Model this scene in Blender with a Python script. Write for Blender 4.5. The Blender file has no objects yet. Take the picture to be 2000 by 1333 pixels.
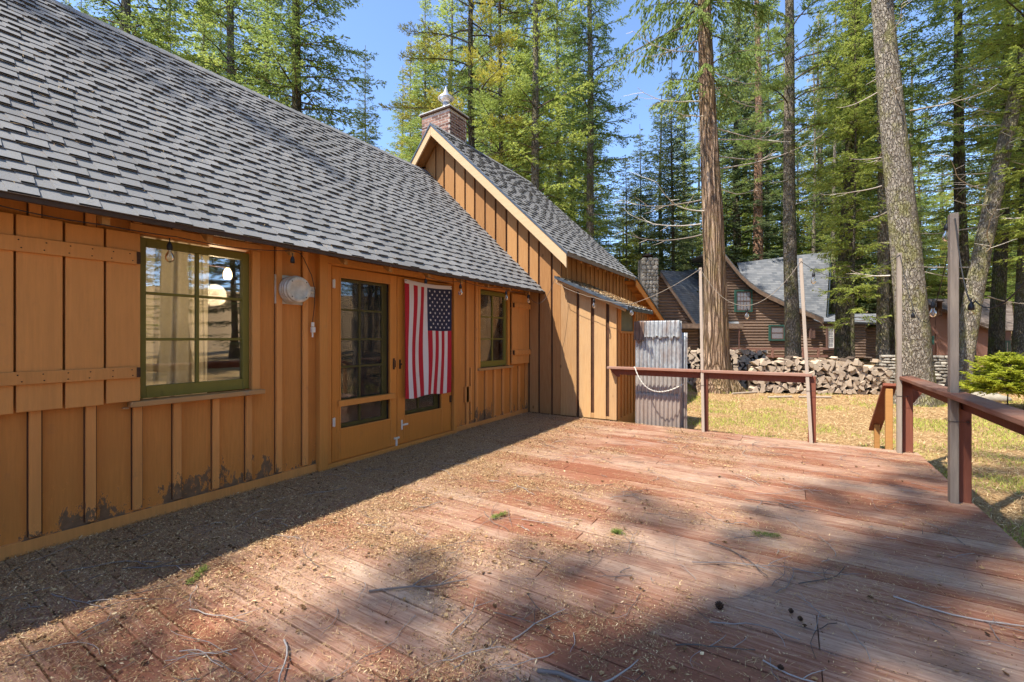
import bpy, bmesh, math, random
import numpy as np
from mathutils import Vector, Matrix, Quaternion
S = bpy.context.scene
COL = S.collection
R_ = math.radians
random.seed(7)
rng = np.random.default_rng(11)

# ------------------------------------------------------------------ camera, sky, sun
FPX, HY, H0, DX = 873.0, 660.0, 1.42, 4.289
TH = math.atan(545 / 873.0)
FW = Vector((-math.sin(TH), math.cos(TH), 0)); RT = Vector((math.cos(TH), math.sin(TH), 0))
CAM = Vector((DX, 0, H0))
cd = bpy.data.cameras.new('camera'); cam = bpy.data.objects.new('camera', cd); COL.objects.link(cam)
cd.sensor_width = 36; cd.lens = FPX / 2000 * 36; cd.shift_y = -0.00325; cd.clip_end = 2000; cd.clip_start = 0.05
cam.location = CAM
cam.rotation_euler = (R_(90), 0, TH)
S.camera = cam
SUN_TO = Vector((-0.147, -0.262, 0.441)).normalized()      # read off the rake's and the eave's shadows
w = bpy.data.worlds.new('World'); S.world = w; w.use_nodes = True
wn = w.node_tree; wn.nodes.clear()
sky = wn.nodes.new('ShaderNodeTexSky'); sky.sky_type = 'NISHITA'; sky.sun_disc = False
sky.sun_elevation = math.asin(SUN_TO.z); sky.sun_rotation = math.atan2(SUN_TO.x, SUN_TO.y)
sky.altitude = 1500; sky.air_density = 0.82; sky.dust_density = 0.3; sky.ozone_density = 3.2
bg = wn.nodes.new('ShaderNodeBackground'); bg.inputs[1].default_value = 0.15
wo = wn.nodes.new('ShaderNodeOutputWorld')
wn.links.new(sky.outputs[0], bg.inputs[0]); wn.links.new(bg.outputs[0], wo.inputs[0])
sd = bpy.data.lights.new('sun', 'SUN'); sun = bpy.data.objects.new('sun', sd); COL.objects.link(sun)
sd.energy = 3.05; sd.angle = R_(0.53); sd.color = (1.0, 0.93, 0.82)
sun.rotation_euler = SUN_TO.to_track_quat('Z', 'Y').to_euler(); sun.location = (0, -10, 30)
S.view_settings.view_transform = 'Standard'; S.view_settings.look = 'None'
S.view_settings.exposure = 1.60; S.view_settings.gamma = 1
try:
    S.cycles.max_bounces = 8; S.cycles.transparent_max_bounces = 16; S.cycles.diffuse_bounces = 4
except Exception: pass

def C(px, py, d):
    'a point seen at (px,py) of the 2000-px photograph, d metres ahead'
    return CAM + FW * d + RT * ((px - 1000) / FPX * d) + Vector((0, 0, -(py - HY) / FPX * d))
def GP(px, d, z=-0.25):
    p = C(px, 660, d); p.z = z; return p

# ------------------------------------------------------------------ mesh helpers
class MB:
    def __init__(s): s.v = []; s.f = []; s.r = []; s.m = []; s.sm = []
    def add(s, vs, fs, r=None, m=0, smooth=False):
        b = len(s.v); s.v += [tuple(v) for v in vs]
        r = random.random() if r is None else r
        for f in fs: s.f.append(tuple(b + i for i in f)); s.r.append(r); s.m.append(m); s.sm.append(smooth)
    def box(s, x0, x1, y0, y1, z0, z1, r=None, m=0):
        s.add([(x0,y0,z0),(x1,y0,z0),(x1,y1,z0),(x0,y1,z0),(x0,y0,z1),(x1,y0,z1),(x1,y1,z1),(x0,y1,z1)],
              [(0,3,2,1),(4,5,6,7),(0,1,5,4),(1,2,6,5),(2,3,7,6),(3,0,4,7)], r, m)
    def obox(s, o, a, b, c, r=None, m=0):
        'box from corner o with edge vectors a b c'
        o, a, b, c = Vector(o), Vector(a), Vector(b), Vector(c)
        vs = [o, o+a, o+a+b, o+b, o+c, o+a+c, o+a+b+c, o+b+c]
        fs = [(0,3,2,1),(4,5,6,7),(0,1,5,4),(1,2,6,5),(2,3,7,6),(3,0,4,7)]
        if a.cross(b).dot(c) < 0: fs = [f[::-1] for f in fs]
        s.add(vs, fs, r, m)
    def beam(s, p, q, wd, ht, up=(0,0,1), r=None, m=0):
        p, q = Vector(p), Vector(q); d = (q-p); u = Vector(up)
        side = d.cross(u).normalized() * wd; u2 = side.cross(d).normalized() * ht
        s.obox(p - side/2 - u2/2, d, side, u2, r, m)
    def prism(s, pts, vec, r=None, m=0):
        n = len(pts); vec = Vector(vec); pts = [Vector(p) for p in pts]
        nrm = Vector((0,0,0))
        for i in range(n): nrm += pts[i].cross(pts[(i+1) % n])
        if nrm.dot(vec) > 0: pts = pts[::-1]
        vs = pts + [p + vec for p in pts]
        fs = [tuple(range(n)), tuple(range(2*n-1, n-1, -1))] + [(i, n+i, n+(i+1) % n, (i+1) % n) for i in range(n)]
        s.add(vs, fs, r, m)
    def tube(s, pts, rad, n=8, r=None, m=0, caps=True, smooth=True):
        pts = [Vector(p) for p in pts]; k = len(pts)
        if not hasattr(rad, '__len__'): rad = [rad]*k
        vs = []; up = None
        for i, p in enumerate(pts):
            d = (pts[min(i+1, k-1)] - pts[max(i-1, 0)])
            if d.length < 1e-9: d = Vector((0,0,1))
            d.normalize()
            if up is None:
                up = d.orthogonal().normalized()
            else:
                up = (up - d*up.dot(d))
                up = up.normalized() if up.length > 1e-6 else d.orthogonal().normalized()
            bt = d.cross(up)
            for j in range(n):
                a = 2*math.pi*j/n
                vs.append(p + (up*math.cos(a) + bt*math.sin(a))*rad[i])
        fs = [(i*n+j, i*n+(j+1) % n, (i+1)*n+(j+1) % n, (i+1)*n+j) for i in range(k-1) for j in range(n)]
        s.add(vs, fs, r, m, smooth)
        if caps:
            s.add(vs[:n][::-1], [tuple(range(n))], s.r[-1], m); s.add(vs[-n:], [tuple(range(n))], s.r[-1], m)
    def lathe(s, prof, o=(0,0,0), axis=(0,0,1), n=24, r=None, m=0):
        o = Vector(o); ax = Vector(axis).normalized(); u = ax.orthogonal().normalized(); v = ax.cross(u)
        vs = []
        for (rr, h) in prof:
            for j in range(n):
                a = 2*math.pi*j/n; vs.append(o + ax*h + (u*math.cos(a)+v*math.sin(a))*max(rr, 1e-4))
        k = len(prof)
        s.add(vs, [(i*n+j, i*n+(j+1) % n, (i+1)*n+(j+1) % n, (i+1)*n+j) for i in range(k-1) for j in range(n)], r, m, True)
        s.add(vs[:n][::-1], [tuple(range(n))], None, m); s.add(vs[-n:], [tuple(range(n))], None, m)
    def build(s, name, mats, parent=None, bevel=0):
        me = bpy.data.meshes.new(name); me.from_pydata(s.v, [], s.f)
        if not isinstance(mats, (list, tuple)): mats = [mats]
        for m in mats: me.materials.append(m)
        me.polygons.foreach_set('material_index', s.m); me.polygons.foreach_set('use_smooth', s.sm)
        at = me.attributes.new('rnd', 'FLOAT', 'FACE'); at.data.foreach_set('value', s.r)
        me.update()
        o = bpy.data.objects.new(name, me); COL.objects.link(o)
        if parent is not None: attach(o, parent)
        if bevel:
            b = o.modifiers.new('bevel', 'BEVEL'); b.width = bevel; b.segments = 1; b.limit_method = 'ANGLE'
        return o

def world_loc(o):
    l = Vector((0,0,0))
    while o is not None:
        l = l + Vector(o.location); o = o.parent
    return l
def attach(o, parent):
    'meshes are written in world coordinates; move them into the frame of their parent'
    l = world_loc(parent)
    if l.length > 0: o.data.transform(Matrix.Translation(-l))
    o.parent = parent
def tag(o, label=None, cat=None, group=None, kind=None):
    if label: o['label'] = label
    if cat: o['category'] = cat
    if group: o['group'] = group
    if kind: o['kind'] = kind
    return o
def empty(name, loc=(0,0,0), label=None, cat=None, group=None, kind=None):
    o = bpy.data.objects.new(name, None); o.empty_display_size = 0.1; COL.objects.link(o); o.location = loc
    return tag(o, label, cat, group, kind)
def rebase(o, loc):
    'put the origin of a top-level mesh written in world coordinates at loc'
    o.data.transform(Matrix.Translation(-Vector(loc))); o.location = loc; return o
def np_mesh(name, V, F, mat, rnd=None, parent=None, smooth=False, mi=None):
    V = np.asarray(V, dtype=np.float32); F = np.asarray(F, dtype=np.int32); k = F.shape[1]
    me = bpy.data.meshes.new(name); me.vertices.add(len(V)); me.vertices.foreach_set('co', V.ravel())
    me.loops.add(F.size); me.loops.foreach_set('vertex_index', F.ravel())
    me.polygons.add(len(F)); me.polygons.foreach_set('loop_start', np.arange(0, F.size, k, dtype=np.int32))
    me.polygons.foreach_set('loop_total', np.full(len(F), k, dtype=np.int32))
    if rnd is None: rnd = rng.random(len(F))
    at = me.attributes.new('rnd', 'FLOAT', 'FACE'); at.data.foreach_set('value', np.asarray(rnd, dtype=np.float32))
    if smooth: me.polygons.foreach_set('use_smooth', np.ones(len(F), dtype=bool))
    if mi is not None: me.polygons.foreach_set('material_index', np.asarray(mi, dtype=np.int32))
    for m in (mat if isinstance(mat, (list, tuple)) else [mat]): me.materials.append(m)
    me.update(calc_edges=True)
    o = bpy.data.objects.new(name, me); COL.objects.link(o)
    if parent is not None: attach(o, parent)
    return o
def rhombs(Cn, U, V):
    n = len(Cn); P = np.stack([Cn-U, Cn-V, Cn+U*1.0, Cn+V], axis=1).reshape(-1, 3)
    return P, np.arange(4*n).reshape(n, 4)
def vnoise(x, y, z, seed=0):
    xi = np.floor(x).astype(np.int64); yi = np.floor(y).astype(np.int64); zi = np.floor(z).astype(np.int64)
    fx, fy, fz = x-xi, y-yi, z-zi
    fx, fy, fz = [t*t*(3-2*t) for t in (fx, fy, fz)]
    def h(a, b, c):
        n = (a*374761393 + b*668265263 + c*1274126177 + seed*974711) & 0x7fffffff
        n = ((n ^ (n >> 13)) * 1103515245) & 0x7fffffff
        return ((n ^ (n >> 16)) & 0xffff) / 65535.0
    r = 0
    for a in (0, 1):
        for b in (0, 1):
            for c in (0, 1):
                r = r + h(xi+a, yi+b, zi+c) * (fx if a else 1-fx) * (fy if b else 1-fy) * (fz if c else 1-fz)
    return r

# ------------------------------------------------------------------ materials
class NT:
    def __init__(s, name):
        s.m = bpy.data.materials.new(name); s.m.use_nodes = True; s.t = s.m.node_tree; s.t.nodes.clear()
        s.out = s.t.nodes.new('ShaderNodeOutputMaterial')
    def n(s, typ, ins=None, **pr):
        nd = s.t.nodes.new('ShaderNode'+typ)
        for k, v in pr.items(): setattr(nd, k, v)
        for k, v in (ins or {}).items():
            if isinstance(v, bpy.types.NodeSocket): s.t.links.new(v, nd.inputs[k])
            elif isinstance(v, bpy.types.Node): s.t.links.new(v.outputs[0], nd.inputs[k])
            else: nd.inputs[k].default_value = v
        return nd
    def coords(s, scale=(1,1,1), kind='Object'):
        tc = s.n('TexCoord'); mp = s.n('Mapping', {'Vector': tc.outputs[kind], 'Scale': scale}); return mp.outputs[0]
    def noise(s, scale, det=3, sc=(1,1,1), rough=.55, dist=0):
        return s.n('TexNoise', {'Vector': s.coords(sc), 'Scale': scale, 'Detail': det, 'Roughness': rough, 'Distortion': dist}).outputs[0]
    def rnd(s): return s.n('Attribute', attribute_name='rnd').outputs['Fac']
    def ramp(s, fac, stops, interp='LINEAR'):
        r = s.n('ValToRGB', {'Fac': fac}); r.color_ramp.interpolation = interp; e = r.color_ramp.elements
        while len(e) < len(stops): e.new(0.5)
        for i, (p, c) in enumerate(stops):
            e[i].position = p; e[i].color = (c, c, c, 1) if isinstance(c, (int, float)) else (*c, 1)
        return r.outputs[0]
    def mix(s, fac, a, b, mode='MIX'):
        md = s.n('Mix', data_type='RGBA', blend_type=mode)
        for k, v in ((0, fac), (6, a), (7, b)):
            if isinstance(v, bpy.types.NodeSocket): s.t.links.new(v, md.inputs[k])
            elif isinstance(v, (int, float)): md.inputs[k].default_value = v if k == 0 else (v, v, v, 1)
            else: md.inputs[k].default_value = (*v, 1)
        return md.outputs[2]
    def math(s, op, a, b=0, c=0):
        return s.n('Math', {0: a, 1: b, 2: c}, operation=op).outputs[0]
    def bump(s, h, st=0.5, dist=0.01, nrm=None):
        i = {'Height': h, 'Strength': st, 'Distance': dist}
        if nrm is not None: i['Normal'] = nrm
        return s.n('Bump', i).outputs[0]
    def bsdf(s, col, rough=0.7, nrm=None, spec=0.3, metal=0.0, **kw):
        i = {'Roughness': rough, 'Specular IOR Level': spec, 'Metallic': metal}
        i['Base Color'] = col if isinstance(col, bpy.types.NodeSocket) else (*col, 1)
        if nrm is not None: i['Normal'] = nrm
        for k, v in kw.items(): i[k.replace('_', ' ')] = v
        b = s.n('BsdfPrincipled', i); s.t.links.new(b.outputs[0], s.out.inputs[0]); return b
    def surf(s, n): s.t.links.new(n.outputs[0], s.out.inputs[0])

def scl(c, k): return tuple(x*k for x in c)
def paint_mat(name, col, grain_axis='z', var=0.16, wear=0.25, peel=False, rough=0.6, worn=(0.10,0.055,0.035), sheen=0.35):
    t = NT(name)
    sc = {'z': (14, 14, 1.0), 'x': (1.0, 14, 14), 'y': (14, 1.0, 14)}[grain_axis]
    g = t.noise(4.0, 6, sc, 0.65); big = t.noise(1.3, 3); fine = t.noise(60, 4)
    c = t.mix(t.ramp(g, [(0.25, 0.0), (0.8, 1.0)]), scl(col, 1-var), scl(col, 1+var))
    c = t.mix(t.math('MULTIPLY', t.ramp(big, [(0.35, 0), (0.68, 1)]), 0.5), c, scl(col, 0.70))
    drip = t.noise(1.0, 5, (9, 9, .22) if grain_axis == 'z' else sc, .6); c = t.mix(t.math('MULTIPLY', t.ramp(drip, [(.52, 0), (.72, 1)]), .38), c, scl(col, .55))
    kn = t.ramp(t.n('TexVoronoi', {'Vector': t.coords((1, 1, .45)), 'Scale': 2.6}).outputs[0], [(.02, 1), (.045, 0)]); c = t.mix(t.math('MULTIPLY', kn, .5), c, scl(col, .45))
    c = t.mix(0.3, c, t.mix(t.rnd(), scl(col, 0.8), scl(col, 1.2)))
    sp = t.ramp(t.noise(9, 6, (1, 1, 0.6), 0.7), [(0.60, 0), (0.72, 1)])
    c = t.mix(t.math('MULTIPLY', sp, wear), c, scl(worn, 2.2))
    h = t.math('ADD', t.math('MULTIPLY', g, 0.7), t.math('MULTIPLY', fine, 0.3))
    if peel:
        geo = t.n('NewGeometry'); xyz = t.n('SeparateXYZ', {0: geo.outputs['Position']})
        low = t.ramp(t.math('ADD', xyz.outputs[2], t.math('MULTIPLY', t.math('GREATER_THAN', xyz.outputs[0], .033), 9)), [(0.0, 1.0), (0.12, .62), (0.36, 0.30), (0.55, 0.0)])
        pn = t.noise(6.5, 8, (1, 1.5, 0.6), 0.78, 0.2)
        fl = t.noise(0.8, 1, (1, 1, 0.001))
        pk = t.math('MULTIPLY', low, t.ramp(fl, [(0.42, 0.55), (0.6, 1.0)]))
        msk = t.ramp(t.math('ADD', t.math('MULTIPLY', pk, 0.42), pn), [(0.715, 0), (0.725, 1)])
        c = t.mix(msk, c, t.mix(t.noise(25, 3), (0.10, 0.055, 0.03), (0.30, 0.175, 0.095)))
        edge = t.ramp(t.math('ADD', t.math('MULTIPLY', pk, 0.42), pn), [(0.675, 0), (0.705, .5), (0.715, 0)])
        c = t.mix(edge, c, scl(col, 1.35)); h = t.math('SUBTRACT', h, t.math('MULTIPLY', msk, 0.5))
    t.bsdf(c, rough, t.bump(h, 0.35, 0.004), spec=sheen)
    return t.m
def raw_wood(name, ca, cb, axis='z', rough=0.75, gr=None, grey=(0.2,0.17,0.14), sc0=4.0):
    t = NT(name)
    sc = {'z': (12, 12, 0.8), 'x': (0.8, 12, 12), 'y': (12, 0.8, 12)}[axis]
    g = t.noise(sc0, 8, sc, 0.7, 0.4); b = t.noise(1.7, 3, (1, 1, .35))
    c = t.mix(t.ramp(g, [(0.3, 0), (0.7, 1)]), ca, cb)
    c = t.mix(0.45, c, t.mix(t.rnd(), scl(ca, .85), scl(cb, 1.1)))
    if gr: c = t.mix(t.math('MULTIPLY', t.ramp(b, [(0.42, 0), (0.7, 1)]), gr), c, grey)
    k = t.n('TexVoronoi', {'Vector': t.coords((1, 1, .5)), 'Scale': 3.2}); kn = t.ramp(k.outputs[0], [(0.03, 1), (0.07, 0)])
    c = t.mix(t.math('MULTIPLY', kn, .7), c, scl(ca, .3))
    t.bsdf(c, rough, t.bump(g, 0.5, 0.005), spec=0.2)
    return t.m

M = {}
M['wall'] = paint_mat('ochre_wall_paint', (0.60, 0.235, 0.052), peel=True, var=.22)
M['batten'] = paint_mat('ochre_batten_paint', (0.70, 0.300, 0.085), peel=True, var=.22, wear=.35)
M['trim'] = paint_mat('ochre_trim_paint', (0.64, 0.262, 0.056), worn=(0.12,0.08,0.05))
M['door'] = paint_mat('ochre_door_paint', (0.60, 0.225, 0.038), wear=.12)
M['shutter'] = paint_mat('tan_shutter_paint', (0.68, 0.30, 0.085), wear=.14)
M['sill'] = paint_mat('weathered_sill_paint', (0.46, 0.25, 0.10), grain_axis='y', wear=.6, worn=(0.14,0.12,0.09))
M['green'] = paint_mat('olive_sash_paint', (0.185, 0.160, 0.028), wear=.15, rough=.45)
M['soffit'] = paint_mat('orange_soffit_paint', (0.52, 0.21, 0.05), grain_axis='y')
M['gable'] = raw_wood('stained_gable_boards', (0.28, 0.125, 0.042), (0.46, 0.245, 0.095))
M['shedw'] = raw_wood('sun_bleached_boards', (0.38, 0.19, 0.065), (0.60, 0.37, 0.17), gr=.25)
M['barge'] = raw_wood('fresh_barge_board', (0.48, 0.33, 0.18), (0.64, 0.46, 0.27), axis='x')
M['rafter'] = raw_wood('rafter_wood', (0.36, 0.17, 0.05), (0.50, 0.26, 0.09), axis='x')
M['grey_pole'] = raw_wood('grey_weathered_wood', (0.17, 0.135, 0.105), (0.36, 0.30, 0.24), gr=.3)
M['pale_pole'] = raw_wood('pale_weathered_wood', (0.33, 0.26, 0.20), (0.52, 0.43, 0.34), gr=.2)
M['redwood'] = raw_wood('red_stained_wood', (0.125, 0.036, 0.022), (0.235, 0.075, 0.042), axis='z', gr=.2, grey=(.16,.11,.09))
M['redcap'] = raw_wood('red_stained_rail', (0.15, 0.055, 0.033), (0.31, 0.15, 0.098), axis='y', gr=.45, grey=(.30,.21,.16))
M['redcapx'] = raw_wood('red_stained_rail_across', (0.17, 0.065, 0.04), (0.38, 0.20, 0.14), axis='x', gr=.5, grey=(.40,.30,.24))
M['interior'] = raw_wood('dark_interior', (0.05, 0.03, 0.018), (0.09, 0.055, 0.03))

def simple(name, col, rough=.6, metal=0.0, nscale=0, nstr=.2, spec=.4):
    t = NT(name); c = col; nr = None
    if nscale:
        a = t.noise(nscale, 4); c = t.mix(t.ramp(a, [(.3, 0), (.75, 1)]), scl(col, 1-nstr), scl(col, 1+nstr)); nr = t.bump(a, .25, .003)
    t.bsdf(c, rough, nr, spec=spec, metal=metal); return t.m
M['fascia'] = simple('brown_drip_edge', (0.060, 0.035, 0.026), .45, nscale=6)
M['vent'] = simple('painted_vent_metal', (0.55, 0.52, 0.46), .4, .25, 18, .22)
M['white'] = simple('white_painted_metal', (0.72, 0.70, 0.64), .5, 0, 20, .12)
M['black'] = simple('black_rubber', (0.012, 0.012, 0.013), .5)
M['flue'] = simple('galvanised_flue', (0.74, 0.74, 0.75), .35, .75, 9, .15)
M['darkmetal'] = simple('dark_metal_edge', (0.10, 0.12, 0.14), .4, .6, 9, .3)
M['rust'] = simple('rusty_iron', (0.07, 0.035, 0.02), .7, .3, 40, .4)
M['rope'] = simple('white_rope', (0.62, 0.58, 0.50), .9, 0, 60, .2)
M['copper'] = simple('copper_wire', (0.55, 0.30, 0.12), .4, .8)
M['wire_dark'] = simple('dark_cable', (0.03, 0.028, 0.026), .6)
M['wire_tan'] = simple('sunlit_cable', (0.30, 0.25, 0.19), .7)  # lit copy of the dark cable, sunlight put into its colour
M['green_trim'] = simple('green_trim_paint', (0.03, 0.09, 0.07), .5)
M['red_trim'] = simple('red_trim_paint', (0.13, 0.075, 0.06), .5)
M['barn'] = paint_mat('brown_cabin_paint', (0.24, 0.125, 0.095), wear=.2)
M['recess_and_shade'] = simple('dark_stained_recess_and_edge_shade', (.085, .034, .014), .8, 0, 6, .3)
M['log_trim'] = simple('brown_log_trim', (.20, .135, .095), .7, 0, 8, .3)
M['concrete'] = simple('mortar_cap', (0.50, 0.50, 0.49), .8, 0, 12, .2)

def shingle_mat(name, a, b, streak=.5):
    t = NT(name)
    c = t.mix(t.rnd(), a, b)
    gr = t.noise(260, 2); c = t.mix(t.math('MULTIPLY', t.ramp(gr, [(.3, 0), (.7, 1)]), .55), c, scl(b, 1.7))
    d = t.noise(1.1, 4, (1, 1, 1)); c = t.mix(t.math('MULTIPLY', t.ramp(d, [(.4, 0), (.75, 1)]), streak), c, scl(a, .75))
    mo = t.ramp(t.noise(30, 4), [(.70, 0), (.76, 1)]); c = t.mix(t.math('MULTIPLY', mo, .5), c, (.07, .075, .02))
    t.bsdf(c, .92, t.bump(gr, .6, .002), spec=.18); return t.m
M['shingle'] = shingle_mat('asphalt_shingles', (0.170, 0.169, 0.168), (0.222, 0.219, 0.215))
M['under'] = simple('shingle_edge_shade', (0.022, 0.022, 0.023), .95)  # near-black tab front edges paint the shadow dashes of each course
def far_shingle(name, a, b, pitch=.115):
    t = NT(name); tc = t.n('TexCoord'); xyz = t.n('SeparateXYZ', {0: tc.outputs['Object']})
    z = t.math('MULTIPLY', xyz.outputs[2], 1/pitch); fr = t.math('FRACT', z); row = t.math('FLOOR', z)
    hx = t.math('ADD', t.math('MULTIPLY', xyz.outputs[0], .848), t.math('MULTIPLY', xyz.outputs[1], .53))
    u = t.math('ADD', t.math('MULTIPLY', hx, 3.6), t.math('MULTIPLY', row, .37))
    cell = t.n('CombineXYZ', {0: t.math('FLOOR', u), 1: row}); wn_ = t.n('TexWhiteNoise', {'Vector': cell.outputs[0]})
    c = t.mix(wn_.outputs[0], a, b)
    c = t.mix(t.ramp(fr, [(0.0, .9), (.2, 0)]), c, scl(a, .25))
    t.bsdf(c, .9, t.bump(fr, .6, .02), spec=.2); return t.m
M['far_shingle'] = far_shingle('neighbour_shingles', (0.125, 0.135, 0.15), (0.225, 0.23, 0.24))
M['brown_shingle'] = far_shingle('brown_roof_shingles', (0.10, 0.075, 0.06), (0.20, 0.16, 0.135))
t = NT('dark_log_siding'); g = t.noise(3, 6, (2, 2, 14), .65); c = t.mix(t.ramp(g, [(.3, 0), (.7, 1)]), (0.10, 0.066, 0.048), (0.28, 0.195, 0.145))
c = t.mix(.35, c, t.mix(t.rnd(), (0.13, 0.075, 0.05), (0.33, 0.22, 0.155))); t.bsdf(c, .7, t.bump(g, .5, .02)); M['logs'] = t.m

# brick: each brick is its own box, mortar behind
t = NT('chimney_brick'); c = t.mix(t.rnd(), (0.10, 0.045, 0.034), (0.32, 0.18, 0.135)); n1 = t.noise(45, 5)
c = t.mix(t.math('MULTIPLY', t.ramp(n1, [(.5, 0), (.75, 1)]), .45), c, (.34, .27, .23)); t.bsdf(c, .9, t.bump(n1, .6, .006)); M['brick'] = t.m
M['mortar'] = simple('brick_mortar', (0.52, 0.46, 0.40), .95, 0, 30, .25)
t = NT('field_stone'); c = t.mix(t.rnd(), (0.10, 0.095, 0.085), (0.42, 0.38, 0.32)); n1 = t.noise(9, 6, rough=.7)
c = t.mix(t.ramp(n1, [(.35, .0), (.7, .6)]), c, (.5, .44, .36)); t.bsdf(c, .9, t.bump(n1, .7, .02)); M['stone'] = t.m
M['stone_mortar'] = simple('stone_mortar', (0.20, 0.185, 0.165), .95, 0, 20, .3)

# glass pane: reflects the yard, lets the room show through
def pane_mat(name, tint, ior, rough=0.0, dirt=.06):
    t = NT(name); fr = t.n('Fresnel', {'IOR': ior}); gl = t.n('BsdfGlossy', {'Roughness': rough, 'Color': (1, 1, 1, 1),
        'Normal': t.bump(t.noise(1.6, 2), .06, .02)})
    tr = t.n('BsdfTransparent', {'Color': (*tint, 1)}); mx = t.n('MixShader', {0: fr, 1: tr, 2: gl})
    df = t.n('BsdfDiffuse', {'Color': (.5, .47, .4, 1)}); dn = t.math('MULTIPLY', t.ramp(t.noise(7, 5), [(.35, 0), (.8, 1)]), dirt)
    m2 = t.n('MixShader', {0: dn, 1: mx, 2: df}); t.surf(m2); return t.m
M['pane'] = pane_mat('window_pane', (.93, .95, .93), 2.15)
M['pane_dim'] = pane_mat('door_pane_behind_screen', (.8, .8, .8), 1.6, .02, .10)
M['bulb'] = pane_mat('bulb_glass', (.95, .93, .88), 1.6, 0, .22)
t = NT('fly_screen'); k = t.n('BsdfDiffuse', {'Color': (.06, .055, .05, 1)}); tr = t.n('BsdfTransparent', {'Color': (.9, .9, .9, 1)})
t.surf(t.n('MixShader', {0: .30, 1: tr, 2: k})); M['screen'] = t.m
t = NT('far_window_pane'); t.bsdf((.20, .20, .23), .12, spec=.8); M['farpane'] = t.m
t = NT('lamp_glow'); em = t.n('Emission', {'Color': (1.0, .70, .36, 1), 'Strength': 3.2}); t.surf(em); M['glow'] = t.m
t = NT('curtain_cloth'); n1 = t.noise(90, 3); cc_ = t.mix(n1, (.74, .66, .50), (.88, .80, .66)); t.surf(t.n('MixShader', {0: .5, 1: t.n('BsdfDiffuse', {'Color': cc_}), 2: t.n('BsdfTranslucent', {'Color': cc_})})); M['curtain'] = t.m

# corrugated iron
t = NT('galvanised_corrugated_iron'); v = t.n('TexVoronoi', {'Vector': t.coords((1, 1, .7)), 'Scale': 26}); g = t.noise(2.4, 5, (5, 1, .8), .7)
c = t.mix(v.outputs['Distance'], (.30, .32, .33), (.52, .54, .54)); c = t.mix(t.math('MULTIPLY', t.ramp(g, [(.48, 0), (.68, 1)]), .7), c, (.27, .175, .12))
geo = t.n('NewGeometry'); xyz = t.n('SeparateXYZ', {0: geo.outputs['Position']})
low = t.ramp(t.math('ADD', t.math('MULTIPLY', xyz.outputs[2], .8), t.math('MULTIPLY', g, .35)), [(.50, .75), (.95, 0)])
c = t.mix(low, c, (.38, .29, .23)); t.bsdf(c, .5, None, spec=.5, metal=.45); M['iron'] = t.m
t = NT('rusted_iron_sheet'); g = t.noise(7, 5); t.bsdf(t.mix(g, (.09, .055, .04), (.30, .20, .15)), .75, None, metal=.2); M['iron_rust'] = t.m

# deck boards
t = NT('worn_red_deck_stain')
g = t.noise(3.2, 8, (1.2, 16, 16), .72, .5); fine = t.noise(8, 5, (1.5, 40, 40), .6); big = t.noise(1.15, 5, (.55, 1.5, 1), .62)
red = t.mix(t.rnd(), (0.29, 0.100, 0.056), (0.41, 0.175, 0.105)); red = t.mix(t.ramp(g, [(.28, 0), (.74, 1)]), scl((0.34, .135, .07), .62), red)
grey = t.mix(g, (.27, .18, .125), (.72, .54, .40))
wearm = t.ramp(t.math('ADD', t.math('MULTIPLY', t.rnd(), .07), t.math('ADD', t.math('MULTIPLY', big, .62), t.math('MULTIPLY', g, .32))), [(.44, 0), (.64, .88)])
c = t.mix(wearm, red, grey)
st = t.ramp(t.noise(2.4, 6, (1, 1, 1), .7), [(.55, 0), (.72, .6)]); c = t.mix(st, c, (.15, .085, .055))
geo = t.n('NewGeometry'); xyz = t.n('SeparateXYZ', {0: geo.outputs['Position']})
duff = t.ramp(t.math('ADD', t.math('MULTIPLY', xyz.outputs[0], .42), t.math('MULTIPLY', t.noise(2.2, 5), .55)), [(.48, .85), (.86, 0)])
c = t.mix(duff, c, t.mix(t.noise(70, 4), (.16, .10, .06), (.50, .34, .20)))
t.bsdf(c, .72, t.bump(t.math('ADD', g, fine), .55, .006), spec=.25); M['deck'] = t.m

def leaf_mat(name, cols, trans=.35, rough=.6):
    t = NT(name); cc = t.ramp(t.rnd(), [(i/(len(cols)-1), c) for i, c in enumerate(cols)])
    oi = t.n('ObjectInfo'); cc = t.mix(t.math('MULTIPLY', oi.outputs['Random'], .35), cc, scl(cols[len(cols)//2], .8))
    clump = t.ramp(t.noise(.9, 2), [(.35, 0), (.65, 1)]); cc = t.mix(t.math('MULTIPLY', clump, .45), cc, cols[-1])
    p = t.n('BsdfPrincipled', {'Base Color': cc, 'Roughness': rough, 'Specular IOR Level': .25})
    tl = t.n('BsdfTranslucent', {'Color': cc}); t.surf(t.n('MixShader', {0: trans, 1: p, 2: tl})); return t.m
M['fir_bright'] = leaf_mat('sunny_fir_needles', [(.11,.16,.035), (.34,.42,.075), (.58,.62,.17)], .55)
M['fir_mid'] = leaf_mat('mid_green_needles', [(.07,.12,.035), (.22,.31,.07), (.45,.52,.15)], .52)
M['fir_dark'] = leaf_mat('dark_blue_green_needles', [(.05,.09,.045), (.12,.17,.07), (.27,.32,.13)], .38)
M['fir_olive'] = leaf_mat('olive_gold_needles', [(.15,.15,.03), (.36,.34,.055), (.60,.54,.11)], .48)
M['sapling'] = leaf_mat('bright_sapling_needles', [(.17,.22,.02), (.38,.43,.04), (.62,.64,.09)], .5)
def litter_mat(name, cols):
    t = NT(name); t.bsdf(t.ramp(t.rnd(), [(i/(len(cols)-1), c) for i, c in enumerate(cols)]), .85, spec=.15); return t.m
M['litter'] = litter_mat('dry_leaf_litter', [(.07,.035,.018), (.23,.125,.06), (.42,.26,.125), (.60,.41,.21), (.82,.63,.37)])
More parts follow.
